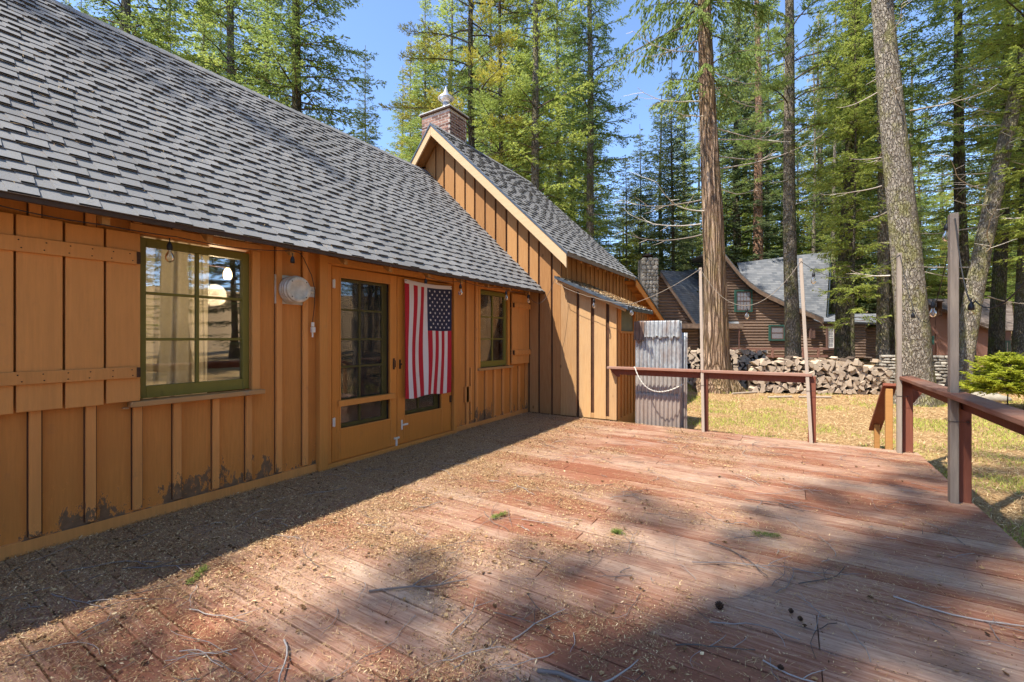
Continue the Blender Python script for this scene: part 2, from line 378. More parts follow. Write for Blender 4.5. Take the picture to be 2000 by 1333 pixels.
M['needle'] = litter_mat('dry_pine_needles', [(.26,.14,.06), (.48,.30,.14), (.74,.56,.31)])
M['twig'] = litter_mat('grey_twig_bark', [(.10,.08,.07), (.24,.20,.18), (.38,.34,.31)])
M['moss'] = litter_mat('green_sprig', [(.08,.11,.025), (.20,.25,.05)])
M['grassblade'] = litter_mat('thin_yellow_green_grass', [(.13,.18,.03), (.34,.38,.06), (.52,.50,.13)])

t = NT('forest_floor')
a = t.noise(.55, 6, (1, 1, 1), .6); b = t.noise(26, 6, (1, 1, 1), .75); n3 = t.noise(3.2, 5)
c = t.mix(t.ramp(b, [(.3, 0), (.7, 1)]), (.20, .11, .05), (.56, .38, .19))
c = t.mix(t.math('MULTIPLY', t.ramp(t.math('ADD', t.math('MULTIPLY', a, .7), t.math('MULTIPLY', n3, .3)), [(.56, 0), (.66, 1)]), .55), c, t.mix(b, (.22, .21, .05), (.50, .45, .14)))
t.bsdf(c, .95, t.bump(b, .8, .03), spec=.1); M['ground'] = t.m

def bark_mat(name, dark, light, moss, zst=.25, sc=9, mossy=.3, crack=.5, cstr=.55):
    t = NT(name); vc = t.coords((1, 1, zst))
    dn = t.n('TexNoise', {'Vector': vc, 'Scale': sc*.7, 'Detail': 4.0}); ds = t.n('VectorMath', {0: dn.outputs['Color'], 1: (.11, .11, .11)}, operation='MULTIPLY'); vv = t.n('VectorMath', {0: vc, 1: ds.outputs[0]}, operation='ADD')
    v = t.n('TexVoronoi', {'Vector': vv.outputs[0], 'Scale': sc}, feature='DISTANCE_TO_EDGE')
    n1 = t.noise(sc*1.3, 8, (1, 1, zst*1.2), .72); ed = t.ramp(v.outputs[0], [(.0, 0), (crack*.35, 1)])
    c = t.mix(t.ramp(n1, [(.36, 0), (.66, 1)]), dark, light); c = t.mix(t.math('MULTIPLY', t.math('SUBTRACT', 1.0, ed), cstr), c, scl(dark, .4)); n2 = t.noise(sc*.45, 5, (1, 1, zst*.6), .6); c = t.mix(t.math('MULTIPLY', t.ramp(n2, [(.4, 0), (.7, 1)]), .45), c, scl(dark, .9))
    mm = t.math('MULTIPLY', t.ramp(t.noise(2.2, 6, (1, 1, .6), .7), [(.48, 0), (.60, 1)]), mossy); c = t.mix(mm, c, moss)
    h = t.math('ADD', ed, t.math('MULTIPLY', n1, 1.3)); t.bsdf(c, .92, t.bump(h, 1.0, .08), spec=.12); return t.m
M['bark_fir'] = bark_mat('grey_fir_bark', (.20, .16, .125), (.56, .49, .40), (.26, .26, .05), .30, 18, .45, .5, .55)
M['bark_pale'] = bark_mat('pale_plated_bark', (.26, .21, .165), (.68, .61, .50), (.33, .32, .07), .34, 19, .55, .5, .5)
M['bark_dark'] = bark_mat('dark_mossy_bark', (.085, .07, .05), (.28, .235, .175), (.14, .17, .03), .28, 16, .6)
M['bark_cedar'] = bark_mat('stringy_cedar_bark', (.28, .165, .10), (.74, .55, .39), (.50, .45, .05), .07, 12, .10, .7, .9)
M['bark_pine'] = bark_mat('reddish_pine_bark', (.28, .15, .09), (.60, .38, .26), (.2, .16, .05), .22, 12, .1)
M['deadwood'] = litter_mat('bleached_dead_branch', [(.30,.25,.20), (.54,.47,.39), (.76,.70,.61)])
M['limb'] = litter_mat('brown_limb_bark', [(.07,.05,.035), (.16,.12,.085)])
M['logend'] = raw_wood('split_firewood', (.27, .185, .12), (.72, .57, .41), axis='y', gr=.5, grey=(.40,.35,.30))
M['logbark'] = simple('firewood_bark', (.10, .07, .05), .9, 0, 14, .4)

# ------------------------------------------------------------------ ground and deck
GZ = -0.25
def ground_h(x, y):
    far = np.clip((np.hypot(x-DX, y) - 16) / 60, 0, 1)
    return GZ + (vnoise(x*.45, y*.45, x*0, 3) - .5)*.05 + far*(vnoise(x*.06, y*.06, x*0, 5) - .4)*1.5 + np.clip((np.hypot(x, y)-110)/160, 0, 1)**1.3*26
def grid_sheet(name, xs, ys, fn, mat):
    X, Y = np.meshgrid(xs, ys, indexing='ij'); Z = fn(X, Y); V = np.stack([X, Y, Z], -1).reshape(-1, 3)
    nx, ny = len(xs), len(ys); i = np.arange(nx-1)[:, None]*ny + np.arange(ny-1)[None, :]
    F = np.stack([i, i+ny, i+ny+1, i+1], -1).reshape(-1, 4); return np_mesh(name, V, F, mat, smooth=True)
def spaced(c, n, lim):
    s = np.linspace(-1, 1, n); return c + np.sign(s)*(np.abs(s)**2.6)*lim
o = grid_sheet('ground', spaced(4, 181, 420), spaced(12, 181, 420), ground_h, M['ground']); tag(o, kind='structure')

XR = 5.62
deck = MB()
y = -3.0
while y < 7.30:
    w_ = .138
    if y + w_ > 7.41: break
    br = random.choice([2.2, 3.0, 3.7, 4.4, None])
    z1 = random.uniform(-.003, .0015)
    if br: deck.box(.0, br-.002, y, y+w_, -.04, z1); deck.box(br+.002, XR, y, y+w_, -.04, z1 + random.uniform(-.002, .002))
    else: deck.box(.0, XR, y, y+w_, -.04, z1)
    y += w_ + random.choice([.007, .009, .011, .014])
YE = y
deck.box(.0, XR-.03, -3, YE-.03, -.06, -.042, .1)
deck.box(XR-.035, XR-.005, -3, YE-.01, -.235, -.043); deck.box(.0, XR-.04, YE-.035, YE-.006, -.235, -.062)
o = deck.build('deck', M['deck'], bevel=.0025); tag(o, kind='structure')

# ------------------------------------------------------------------ the cabin
YG = 7.42                     # gable wall of the wing
cabin = empty('cabin', (0, 0, 0), 'ochre board and batten cabin with grey shingle roofs and a brick chimney beside the deck', 'cabin')
RZ = lambda x: 2.653 - .96*x          # top of main roof
WZ = lambda x: 3.876 - .961*x         # top of wing roof, right slope
WL = lambda x: 5.938 + 1.21*(x+2.146) # wing roof, left slope

def wall_panels(mb, x0, x1, ys, zs, holes, m=0):
    for i in range(len(ys)-1):
        for j in range(len(zs)-1):
            yc, zc = (ys[i]+ys[i+1])/2, (zs[j]+zs[j+1])/2
            if any(h[0] < yc < h[1] and h[2] < zc < h[3] for h in holes): continue
            mb.box(x0, x1, ys[i], ys[i+1], zs[j], zs[j+1], .5, m)
W1 = (1.36, 2.25, .93, 2.23); DR = (3.03, 5.19, .02, 2.23); W2 = (5.85, 6.71, .92, 2.22)
holes = [W1, DR, W2]
ys = sorted({-4.0, 7.44} | {h[0] for h in holes} | {h[1] for h in holes}); zs = sorted({-.24, 2.46} | {h[2] for h in holes} | {h[3] for h in holes})
mb = MB(); wall_panels(mb, -.09, 0, ys, zs, holes)
wall = mb.build('wall', M['wall'], cabin); 
# battens of the front wall
mb = MB()
def bat(y0, y1, z0, z1, th=.030, lean=0):
    mb.obox((0, y0, z0), (th, 0, 0), (0, y1-y0, 0), (0, lean, z1-z0)); mb.box(.0005, .003, y1+.0005, y1+.011, z0, z1, .5, 1); mb.box(.0005, .003, y0-.008, y0-.0005, z0, z1, .5, 1)  # thin dark strips along each batten paint its edge shadow and gap line
for yb in (-3.1, -2.55, -2.0, -1.45, -.95, -.5, -.1, .25, .55): bat(yb, yb+.055, .10, 2.45)
for a, b in ((.815, .87), (1.095, 1.148), (1.365, 1.42), (1.628, 1.682), (1.92, 1.97), (2.2, 2.25)):
    bat(a, b, .10, .885 if a > 1.3 else 2.45)
    if a > 1.3: bat(a, b, 2.30, 2.45)
for a, b in ((2.485, 2.54), (2.765, 2.82)): bat(a, b, .10, 2.45)
for a, b in ((5.50, 5.555), (5.745, 5.80)): bat(a, b, .075, 2.45)
bat(5.62, 5.65, .12, .95, .018)
bat(5.47, 5.60, .42, .66, .03)
for a in (6.01, 6.262, 6.52, 6.80, 7.07): bat(a, a+.05, .075, .90)
for a in (6.01, 6.262, 6.52, 6.85, 7.07, 7.3): bat(a, a+.05, 2.29, 2.45)
for a in (3.2, 3.5, 3.8, 4.1, 4.4, 4.7, 5.0): bat(a, a+.05, 2.31, 2.45)
bat(7.33, 7.385, .075, 2.45)
mb.box(0, .035, -4, 2.915, .0, .088); mb.box(0, .035, 5.235, 7.39, .0, .075)
mb.build('batten', [M['batten'], M['recess_and_shade']], cabin)

def window_unit(y0, y1, z0, z1, hid=0.0):
    'sash 2 x 3 between y0..y1; frame, mullion bars, pane'
    f = MB(); st = .058
    f.box(-.06, -.012, y0, y0+st, z0, z1); f.box(-.06, -.012, y1-st, y1, z0, z1)
    f.box(-.06, -.0125, y0+st, y1-st, z1-.065, z1); f.box(-.06, -.0125, y0+st, y1-st, z0, z0+.095)
    yy = (y0+y1)/2; g0, g1 = z0+.095, z1-.065
    f.box(-.055, -.022, yy-.012, yy+.012, g0, g1)
    for k in (1, 2):
        zz = g0+(g1-g0)*k/3; f.box(-.054, -.024, y0+st, yy-.012, zz-.011, zz+.011); f.box(-.054, -.024, yy+.012, y1-st, zz-.011, zz+.011)
    fr = f.build('window', M['green'], cabin, bevel=.003)
    p = MB(); p.box(-.043, -.040, y0+st-.004, y1-st+.004, g0-.004, g1+.004); p.build('pane', M['pane'], fr)
    return fr
fw1 = window_unit(1.40, 2.245, .945, 2.205)
c_ = MB(); c_.box(0, .032, 2.252, 2.325, .93, 2.235); c_.box(0, .036, 1.345, 2.335, 2.237, 2.297); c_.box(-.06, 0, 2.247, 2.262, .93, 2.235, .3)
c_.build('frame', M['shutter'], fw1, bevel=.003)
s_ = MB(); s_.box(-.06, .085, 1.335, 2.345, .893, .934); s_.box(0, .05, 1.30, 1.335, .88, .893); s_.build('sill', M['sill'], fw1, bevel=.004)
fw2 = window_unit(5.87, 6.70, .935, 2.20)
c_ = MB(); c_.box(0, .028, 5.815, 5.868, .925, 2.24); c_.box(0, .028, 6.702, 6.76, .925, 2.24); c_.box(0, .032, 5.79, 6.78, 2.242, 2.285); c_.build('frame', M['trim'], fw2, bevel=.003)
s_ = MB(); s_.box(-.06, .07, 5.78, 6.80, .885, .925); s_.build('sill', M['sill'], fw2, bevel=.004)
# shutters: boards, battens, hinges
def shutter(bounds, z0, z1, bats, bx, hy, x0=.04, slope=0, name='shutter'):
    b = MB()
    for a, c in bounds: b.box(x0, x0+.024, a, c, z0+random.uniform(-.003, .003), z1+random.uniform(-.003, .003))
    sh = b.build(name, M['shutter'], cabin, bevel=.003)
    for zz0, zz1 in bats:
        k = MB(); k.box(x0+.025, x0+.047, bx[0], bx[1], zz0, zz1); k.build('brace', M['shutter'], sh, bevel=.003)
        k = MB(); k.box(.001, x0-.001, bounds[0][0]+.03, bounds[-1][1]-.03, zz0, zz0+.05); k.build('spacer', M['shutter'], sh)
    n_ = MB()
    for zz0, zz1 in bats:
        yy = bx[0]+.04
        while yy < bx[1]:
            for q in (.25, .75): n_.lathe([(.0045, 0), (.0045, .0022), (0, .003)], (x0+.0472, yy+random.uniform(-.01, .01), zz0+(zz1-zz0)*q), (1, 0, 0), 6)
            yy += .115
    n_.build('nail', M['rust'], sh)
    for zz0, zz1 in bats:
        h = MB(); h.box(x0+.048, x0+.056, hy-.012, hy+.008, zz0+.005, zz1-.005); h.box(x0-.03, x0+.05, hy-.004, hy+.012, zz0+.01, zz1-.01); h.build('hinge', M['rust'], sh)
    return sh
shutter([(.0, .31), (.322, .517), (.528, .738), (.750, .966), (.980, 1.182), (1.196, 1.396)], .935, 2.214, ((1.115, 1.20), (1.975, 2.075)), (.03, 1.372), 1.378)
sh2 = shutter([(6.765, 6.962), (6.967, 7.145), (7.15, 7.265), (7.27, 7.372)], .945, 2.21, ((1.105, 1.20), (1.955, 2.05)), (6.80, 7.39), 6.785, .05)

# doors
post = MB(); post.box(0, .075, 2.925, 3.028, .0, 2.33); post.box(0, .07, 5.145, 5.21, .0, 2.30, .4); post.box(0, .03, 5.212, 5.235, .0, 2.3)
post.box(0, .05, 3.03, 5.143, 2.225, 2.30); post.box(0, .03, 3.028, 3.10, .05, 2.223); post.box(-.05, .07, 3.03, 5.143, .0, .048)
post.build('door_frame', M['trim'], cabin, bevel=.004)
def door(y0, y1, yg0, yg1, zs_glass, rail=None):
    d = MB(); z0, z1 = .055, 2.205; X0, X1 = -.005, .03
    d.box(X0, X1, y0, yg0, z0, z1); d.box(X0, X1, yg1, y1, z0, z1)
    d.box(X0, X1-.001, yg0, yg1, zs_glass[-1][1], z1); d.box(X0, X1-.001, yg0, yg1, z0, zs_glass[0][0])
    for i in range(len(zs_glass)-1): d.box(X0, X1-.001, yg0, yg1, zs_glass[i][1], zs_glass[i+1][0])
    zp = zs_glass[0][0]-.055
    for q in ((yg0, yg1, zp, zp+.006), (yg0, yg1, .16, .166)): pass
    dr = d.build('door', M['door'], cabin, bevel=.003)
    ln = MB(); ln.box(X1-.001, X1+.006, yg0-.02, yg0-.008, z0+.02, zp+.03); ln.box(X1-.001, X1+.006, yg1+.008, yg1+.02, z0+.02, zp+.03)
    for a, b in zs_glass:
        ln.box(X1-.001, X1+.005, yg0-.012, yg0, a-.01, b+.01); ln.box(X1-.001, X1+.005, yg1, yg1+.012, a-.01, b+.01); ln.box(X1-.001, X1+.005, yg0, yg1, b, b+.012); ln.box(X1-.001, X1+.005, yg0, yg1, a-.012, a)
    ln.build('moulding', M['trim'], dr)
    if rail:
        r_ = MB(); r_.box(X1-.001, X1+.028, yg0-.04, yg1+.06, rail[0], rail[1]); r_.build('mid_rail', M['trim'], dr, bevel=.003)
    mu = MB(); yy = yg0+.315; zlo, zhi = zs_glass[0][0], zs_glass[-1][1]
    mu.box(-.062, -.035, yy-.011, yy+.011, zlo+.04, zhi-.03)
    for zz in (1.74, 1.402, 1.087): mu.box(-.061, -.036, yg0, yy-.011, zz-.011, zz+.011); mu.box(-.061, -.036, yy+.011, yg1, zz-.011, zz+.011)
    mu.box(-.066, -.033, yg0, yg1, zlo, zlo+.04); mu.box(-.066, -.033, yg0, yg1, zhi-.03, zhi); mu.box(-.067, -.034, yg0-.02, yg0+.02, zlo, zhi); mu.box(-.067, -.034, yg1-.075, yg1, zlo, zhi)
    mu.box(-.0665, -.0335, yg0, yg1, .64, .72)
    mu.build('muntin', M['green'], dr)
    p = MB(); p.box(-.052, -.049, yg0, yg1, zlo, zhi); p.build('pane', M['pane_dim'], dr)
    s = MB()
    for a, b in zs_glass: s.add([(.010, yg0, a), (.010, yg1, a), (.010, yg1, b), (.010, yg0, b)], [(0, 1, 2, 3)])
    s.build('fly_screen', M['screen'], dr); return dr
d1 = door(3.105, 4.052, 3.215, 3.94, [(.405, .655), (.72, 2.09)], (.655, .72))
d2 = door(4.062, 5.12, 4.19, 4.905, [(.41, 2.09)])
for zz in (2.012, .493): k = MB(); k.box(.031, .043, 3.108, 3.138, zz-.045, zz+.045); k.tube([(.046, 3.123, zz-.05), (.046, 3.123, zz+.05)], .007, 6); k.build('hinge', M['white'], d1)
for zz in (1.98, .52): k = MB(); k.box(.031, .046, 5.085, 5.118, zz-.05, zz+.05); k.build('hinge', M['rust'], d2)
k = MB(); k.box(.031, .036, 3.985, 4.012, 1.02, 1.16); k.tube([(.036, 4.0, 1.13), (.06, 4.0, 1.13), (.06, 4.0, 1.05), (.036, 4.0, 1.05)], .006, 6); k.build('handle', M['rust'], d1)
k = MB(); k.box(.031, .036, 4.09, 4.118, 1.02, 1.14); k.lathe([(.012, 0), (.014, .02), (0, .022)], (.036, 4.104, 1.08), (1, 0, 0), 10); k.build('handle', M['rust'], d2)
k = MB()
k.box(.031, .040, 4.125, 4.145, .235, .36); k.box(.031, .048, 4.145, 4.235, .285, .305); k.box(.031, .045, 4.03, 4.05, -.005+.05, .15)
k.box(.031, .046, 4.0, 4.085, .135, .155)
k.build('latch', M['white'], d2)

# roof: courses of laminated shingles
def shingle_roof(mb, o, al, up, L, SL, ex=.128, base_th=.006, tab=(.08, .19), top_clip=None, start=0):
    o, al, up = Vector(o), Vector(al).normalized(), Vector(up).normalized(); nn = al.cross(up).normalized()
    if nn.z < 0: nn = -nn
    k = 0; s = 0.0
    while s < SL - .02:
        e = min(s + ex + .03, SL); lift = .012
        def pt(a, b, h): return o + al*a + up*b + nn*h
        # a wavy, slightly uneven base course
        a = 0.0
        while a < L:
            a2 = min(a + random.uniform(.85, 1.05), L); jw = random.uniform(-.003, .003)
            mb.obox(pt(a+.001, s+jw, lift-.002), al*(a2-a-.002), up*(e-s-jw), nn*base_th, None, 0)
            mb.v[-8:] = [tuple(Vector(v) - nn*(.016*max(0, ((Vector(v)-o).dot(up)-s))/(ex+.03))) for v in mb.v[-8:]]
            a = a2
        a = -random.uniform(0, .2)
        while a < L:
            wd = random.uniform(*tab); gp = random.uniform(.07, .20); a0, a1 = max(a, 0), min(a+wd, L)
            if a1 > a0 + .01:
                j = random.uniform(-.004, .004)
                vs = [pt(a0+.010, s+j, lift+.0042), pt(a1-.010, s+j, lift+.0042), pt(a1, e-.028, -.0005), pt(a0, e-.028, -.0005),
                      pt(a0+.010, s+j, lift+.0150), pt(a1-.010, s+j, lift+.0150), pt(a1, e-.028, .0085), pt(a0, e-.028, .0085)]
                fs = [(0,3,2,1),(4,5,6,7),(0,1,5,4),(1,2,6,5),(2,3,7,6),(3,0,4,7)]
                if al.cross(up).dot(nn) < 0: fs = [f[::-1] for f in fs]
                mb.add(vs, fs, None, 0); mb.m[-6+2] = 1
            a = a + wd + gp
        s += ex; k += 1
SLM = (.39+2.557)/math.cos(math.atan(.96))
upm = Vector((-1, 0, .96)).normalized()
mb = MB(); shingle_roof(mb, (.39, -4.2, RZ(.39)-.012), (0, 1, 0), upm, YG+4.2-.002, SLM)
# ridge caps
yy = -4.2; rc = Vector((-2.557, 0, RZ(-2.557)))
while yy < YG-.1:
    for sg, dv in ((1, Vector((1, 0, -.96)).normalized()), (-1, Vector((-1, 0, -.96)).normalized())):
        nn = Vector((.693*sg, 0, .721)); p = Vector((rc.x, yy, rc.z)) + nn*.010
        mb.obox(p + Vector((0, 0, .004)), Vector((0, .17, -.008)), dv*.15, nn*.006)
    yy += .145
main_roof = mb.build('roof', [M['shingle'], M['under']], cabin)
mb = MB()
a0 = Vector((.36, -4.2, RZ(.36)-.028)); b0 = Vector((-2.557, -4.2, RZ(-2.557)-.03))
mb.prism([a0, b0, b0-Vector((0, 0, .03)), a0-Vector((0, 0, .03))], (0, YG+4.2-.01, 0))
b1 = Vector((-5.6, -4.2, RZ(-2.557)-.03-.96*3.04)); mb.prism([b0+Vector((-.002, 0, 0)), b1, b1-Vector((0, 0, .03)), b0-Vector((.002, 0, .03))], (0, YG+4.2-.01, 0))
mb.build('sheathing', M['interior'], main_roof)
mb = MB(); mb.box(.3615, .384, -4.2, 3.6, 2.238, 2.284); mb.box(.3615, .384, 3.604, YG-.02, 2.238, 2.284); mb.build('drip_edge', M['fascia'], main_roof, bevel=.003)
for yr in (-3.1, -2.45, -1.85, -1.25, -.7, -.1, .5, 1.121, 1.766, 2.463, 3.059, 3.674, 4.335, 5.012, 5.67, 6.3, 6.95):
    r = MB(); rt = lambda x: RZ(x) - .060
    r.prism([(.325, yr-.022, rt(.325)), (.325, yr-.022, rt(.325)-.095), (.27, yr-.022, rt(.27)-.125), (-.2, yr-.022, rt(-.2)-.125), (-.2, yr-.022, rt(-.2))], (0, .044, 0))
    r.build('rafter', M['rafter'], main_roof, bevel=.002)

# wing: gable wall of wide boards with battens
mb = MB(); XW = .72; XS = 1.77
edges = [-3.0, -2.6, -2.29, -2.05, -1.755, -1.48, -1.228, -.97, -.71, -.455, -.197, .052, .27, .54, .81]
def topz(x): return min(WZ(x), WL(x)) - .16
for a, b in zip(edges[:-1], edges[1:]):
    bb = min(b, XW)
    lowa = -.23 if a > -.3 else RZ(a) - .25; lowb = -.23 if a > -.3 else RZ(bb) - .25
    mid = [( -2.146, topz(-2.146))] if a < -2.146 < bb else []
    pts = [(a, YG, lowa), (bb, YG, lowb), (bb, YG, topz(bb))] + [(m_[0], YG, m_[1]) for m_ in mid] + [(a, YG, topz(a))]
    mb.prism(pts, (0, .03, 0), None, 1)
for x in []:
    lo = -.0 if x > -.3 else RZ(x) - .2
    mb.prism([(x-.031, YG-.024, lo), (x+.031, YG-.024, lo), (x+.031, YG-.024, topz(x+.031)), (x-.031, YG-.024, topz(x-.031))], (0, .023, 0))
mb.box(XW-.028, XW, YG+.031, 11.1, -.23, 3.08, .3); mb.prism([(XW-.028, 11.1, -.23), (XW-.028, 13.0, -.23), (XW-.028, 13.0, 2.20), (XW-.028, 11.1, 2.82)], (.028, 0, 0), .3)
for i in range(24):
    yb = 7.62 + i*.235; mb.box(XW+.001, XW+.022, yb, yb+.055, -.1, 3.06 if yb < 11.05 else 2.78-.322*(yb-11.1))
g2 = MB()
for a, b in zip(edges[:-1], edges[1:]):
    a2, b2 = a+.020, min(b-.020, XW)
    lo = .012 if a > -.3 else RZ(a2) - .1; lo2 = .012 if a > -.3 else RZ(b2) - .1
    jj = random.uniform(0, .004)
    pts = [(a2, YG-.026-jj, lo), (b2, YG-.026-jj, lo2), (b2, YG-.026-jj, topz(b2)-.01)] + ([(-2.146, YG-.026-jj, topz(-2.146)-.01)] if a2 < -2.146 < b2 else []) + [(a2, YG-.026-jj, topz(a2)-.01)]
    g2.prism(pts, (0, .024+jj, 0), None, 0)
mb.build('wall', [M['gable'], M['recess_and_shade']], cabin); g2.build('siding', M['gable'], cabin, bevel=.003)
# wing roof
mb = MB(); upw = Vector((-1, 0, .961)).normalized(); YB0 = 7.10
SLW = (1.0+2.146)/math.cos(math.atan(.961))
shingle_roof(mb, (1.0, YB0-.03, WZ(1.0)-.012), (0, 1, 0), upw, 4.15, SLW, .143, tab=(.16, .30))
shingle_roof(mb, (-3.9, YB0-.03, WL(-3.9)-.012), (0, 1, 0), Vector((1, 0, 1.21)), 4.15, (3.9-2.146)/math.cos(math.atan(1.21)))
yy = YB0-.03
while yy < 11.2:
    for sg, dv in ((1, Vector((1, 0, -.961)).normalized()), (-1, Vector((-1, 0, -1.21)).normalized())):
        nn = dv.cross(Vector((0, 1, 0))).normalized(); nn = nn if nn.z > 0 else -nn
        p = Vector((-2.146, yy, WZ(-2.146))) + nn*.012
        mb.obox(p + Vector((0, 0, .004)), Vector((0, .17, -.008)), dv*.15, nn*.006)
    yy += .145
wroof = mb.build('roof', [M['shingle'], M['under']], cabin)
mb = MB()
def slab(x0, x1, fz, y0, y1, d0, d1):
    mb.prism([(x0, y0, fz(x0)-d0), (x1, y0, fz(x1)-d0), (x1, y0, fz(x1)-d1), (x0, y0, fz(x0)-d1)], (0, y1-y0, 0))
slab(.985, -2.146, WZ, YB0+.005, 11.1, .03, .055); slab(-2.147, -3.9, WL, YB0+.005, 11.1, .03, .055)
for i in range(10):
    yb = 7.75 + i*.42; mb.prism([(.97, yb, WZ(.97)-.057), (.97, yb, WZ(.97)-.14), (.74, yb, WZ(.74)-.20), (.70, yb, WZ(.70)-.057)], (0, .045, 0))
mb.build('sheathing', M['soffit'], wroof)
mb = MB(); mb.box(.988, 1.004, YB0-.02, 11.1, WZ(1.0)-.075, WZ(1.0)-.008); mb.build('drip_edge', M['grey_pole'], wroof)
mb = MB()  # barge boards, mitred at the peak
xe = .985
mb.prism([(-2.146, YB0-.03, WZ(-2.146)-.045), (xe, YB0-.03, WZ(xe)-.045), (xe, YB0-.03, WZ(xe)-.30), (xe-.05, YB0-.03, WZ(xe-.05)-.285), (-2.146, YB0-.03, WZ(-2.146)-.255)], (0, .034, 0), .6)
mb.prism([(-2.147, YB0-.03, WZ(-2.146)-.045), (-2.147, YB0-.03, WZ(-2.146)-.255), (-3.9, YB0-.03, WL(-3.9)-.27), (-3.9, YB0-.03, WL(-3.9)-.045)], (0, .034, 0), .4)
mb.build('barge_board', M['barge'], wroof, bevel=.003)
mb = MB()
for fz, xa, xb in ((WZ, -2.146, 1.005), (WL, -3.9, -2.146)):
    mb.prism([(xa, YB0-.045, fz(xa)-.008), (xb, YB0-.045, fz(xb)-.008), (xb, YB0-.045, fz(xb)-.05), (xa, YB0-.045, fz(xa)-.05)], (0, .012, 0))
mb.build('drip_edge', M['darkmetal'], wroof)
mb = MB(); 
for fz, xa, xb in ((WZ, -2.146, .70), (WL, -3.3, -2.146)): slab(xa, xb, fz, YB0+.01, YG-.001, .056, .075)
mb.build('soffit', M['gable'], wroof)

# low roof at the back of the wing, its barge board falling away along the side wall over an orange boarded soffit
BZ = lambda y: 2.86 - .322*(y-11.12)
mb = MB(); shingle_roof(mb, (-2.2, 17.6, BZ(17.6)+.03), (1, 0, 0), Vector((0, -1, .322)), 3.22, 6.4*1.0505, tab=(.2, .4)); back = mb.build('roof', [M['shingle'], M['under']], cabin)
mb = MB(); mb.prism([(-2.2, 11.12, BZ(11.12)), (-2.2, 17.6, BZ(17.6)), (-2.2, 17.6, BZ(17.6)-.03), (-2.2, 11.12, BZ(11.12)-.03)], (3.18, 0, 0))
y = 11.3
while y < 17.4: mb.prism([(.72, y, BZ(y)-.031), (.72, y+.05, BZ(y+.05)-.031), (.72, y+.05, BZ(y+.05)-.10), (.72, y, BZ(y)-.10)], (.265, 0, 0)); y += .42
mb.build('soffit', M['soffit'], back)
mb = MB(); mb.prism([(.99, 11.1, BZ(11.1)+.01), (.99, 17.62, BZ(17.62)+.01), (.99, 17.62, BZ(17.62)-.17), (.99, 11.1, BZ(11.1)-.17)], (.03, 0, 0)); mb.build('barge_board', M['trim'], back, bevel=.003)
mb = MB(); mb.prism([(.975, 11.08, BZ(11.08)+.055), (.975, 17.64, BZ(17.64)+.055), (.975, 17.64, BZ(17.64)+.012), (.975, 11.08, BZ(11.08)+.012)], (.065, 0, 0)); mb.build('drip_edge', M['darkmetal'], back)
mb = MB(); mb.prism([(XW-.028, 13.0, -.23), (XW-.028, 17.4, -.23), (XW-.028, 17.4, BZ(17.4)-.035), (XW-.028, 13.0, BZ(13.0)-.035)], (.028, 0, 0))
y = 13.26
while y < 17.3: mb.prism([(XW+.001, y, -.2), (XW+.001, y+.055, -.2), (XW+.001, y+.055, BZ(y)-.06), (XW+.001, y, BZ(y)-.04)], (.021, 0, 0)); y += .235
mb.build('wall', M['wall'], cabin)
f = MB(); f.box(XW, XW+.04, 13.3, 14.2, 1.62, 1.70); f.box(XW, XW+.04, 13.3, 13.4, .9, 1.62); f.box(XW, XW+.04, 14.1, 14.2, .9, 1.62); fo = f.build('window', M['trim'], cabin); f = MB(); f.box(XW, XW+.02, 13.4, 14.1, .9, 1.62); f.build('pane', M['green'], fo)

# lean-to shed on the wing
shed_z = lambda x: 2.505 - .452*(x-.72)
mb = MB(); es = [.722, 1.06, 1.33, 1.61, XS]
for a, b in zip(es[:-1], es[1:]): mb.prism([(a, YG, -.23), (b, YG, -.23), (b, YG, shed_z(b)-.05), (a, YG, shed_z(a)-.05)], (0, .03, 0), .5, 1)
for a, b in ((.722, 1.033), (1.085, 1.305), (1.368, 1.580), (1.640, XS)):
    jj = random.uniform(0, .004); mb.prism([(a, YG-.026-jj, .012), (b, YG-.026-jj, .012), (b, YG-.026-jj, shed_z(b)-.07), (a, YG-.026-jj, shed_z(a)-.07)], (0, .024+jj, 0))
mb.box(1.305, 1.368, YG-.02, YG-.002, .012, .10, .3, 0); mb.box(1.58, 1.64, YG-.02, YG-.002, .012, .06, .3, 0)
mb.build('wall', [M['shedw'], M['recess_and_shade']], cabin, bevel=.003)
mb = MB(); mb.box(XS-.025, XS, YG+.031, 7.55, -.23, shed_z(XS)-.04); mb.box(XS-.025, XS, 7.55, 8.38, -.23, 1.52); mb.box(XS-.025, XS, 8.35, 8.46, -.23, shed_z(XS)-.04)
for yb in (7.44, 7.62, 7.80, 7.98, 8.16, 8.36): mb.box(XS+.001, XS+.022, yb, yb+.06, .03, 1.50 if 7.5 < yb < 8.3 else 1.95)
mb.box(XS, XS+.04, 7.5, 8.44, 1.495, 1.535); mb.box(XS, XS+.03, 7.5, 7.555, 1.535, 1.95)
mb.build('wall', M['wall'], cabin)
f = MB(); f.box(XS-.02, XS-.012, 7.555, 8.35, 1.53, 1.96); f.build('window', simple('dusty_green_panel', (.16, .155, .10), .5, nscale=5), cabin)
mb = MB(); ups = Vector((-1, 0, .452)).normalized()
shingle_roof(mb, (2.03, 7.16, shed_z(2.03)), (0, 1, 0), ups, 1.55, 1.31*1.0974, .14)
sroof = mb.build('roof', [M['shingle'], M['under']], cabin)
mb = MB(); mb.prism([(2.0, 7.2, shed_z(2.0)-.012), (.725, 7.2, shed_z(.725)-.012), (.725, 7.2, shed_z(.725)-.034), (2.0, 7.2, shed_z(2.0)-.034)], (0, 1.5, 0))
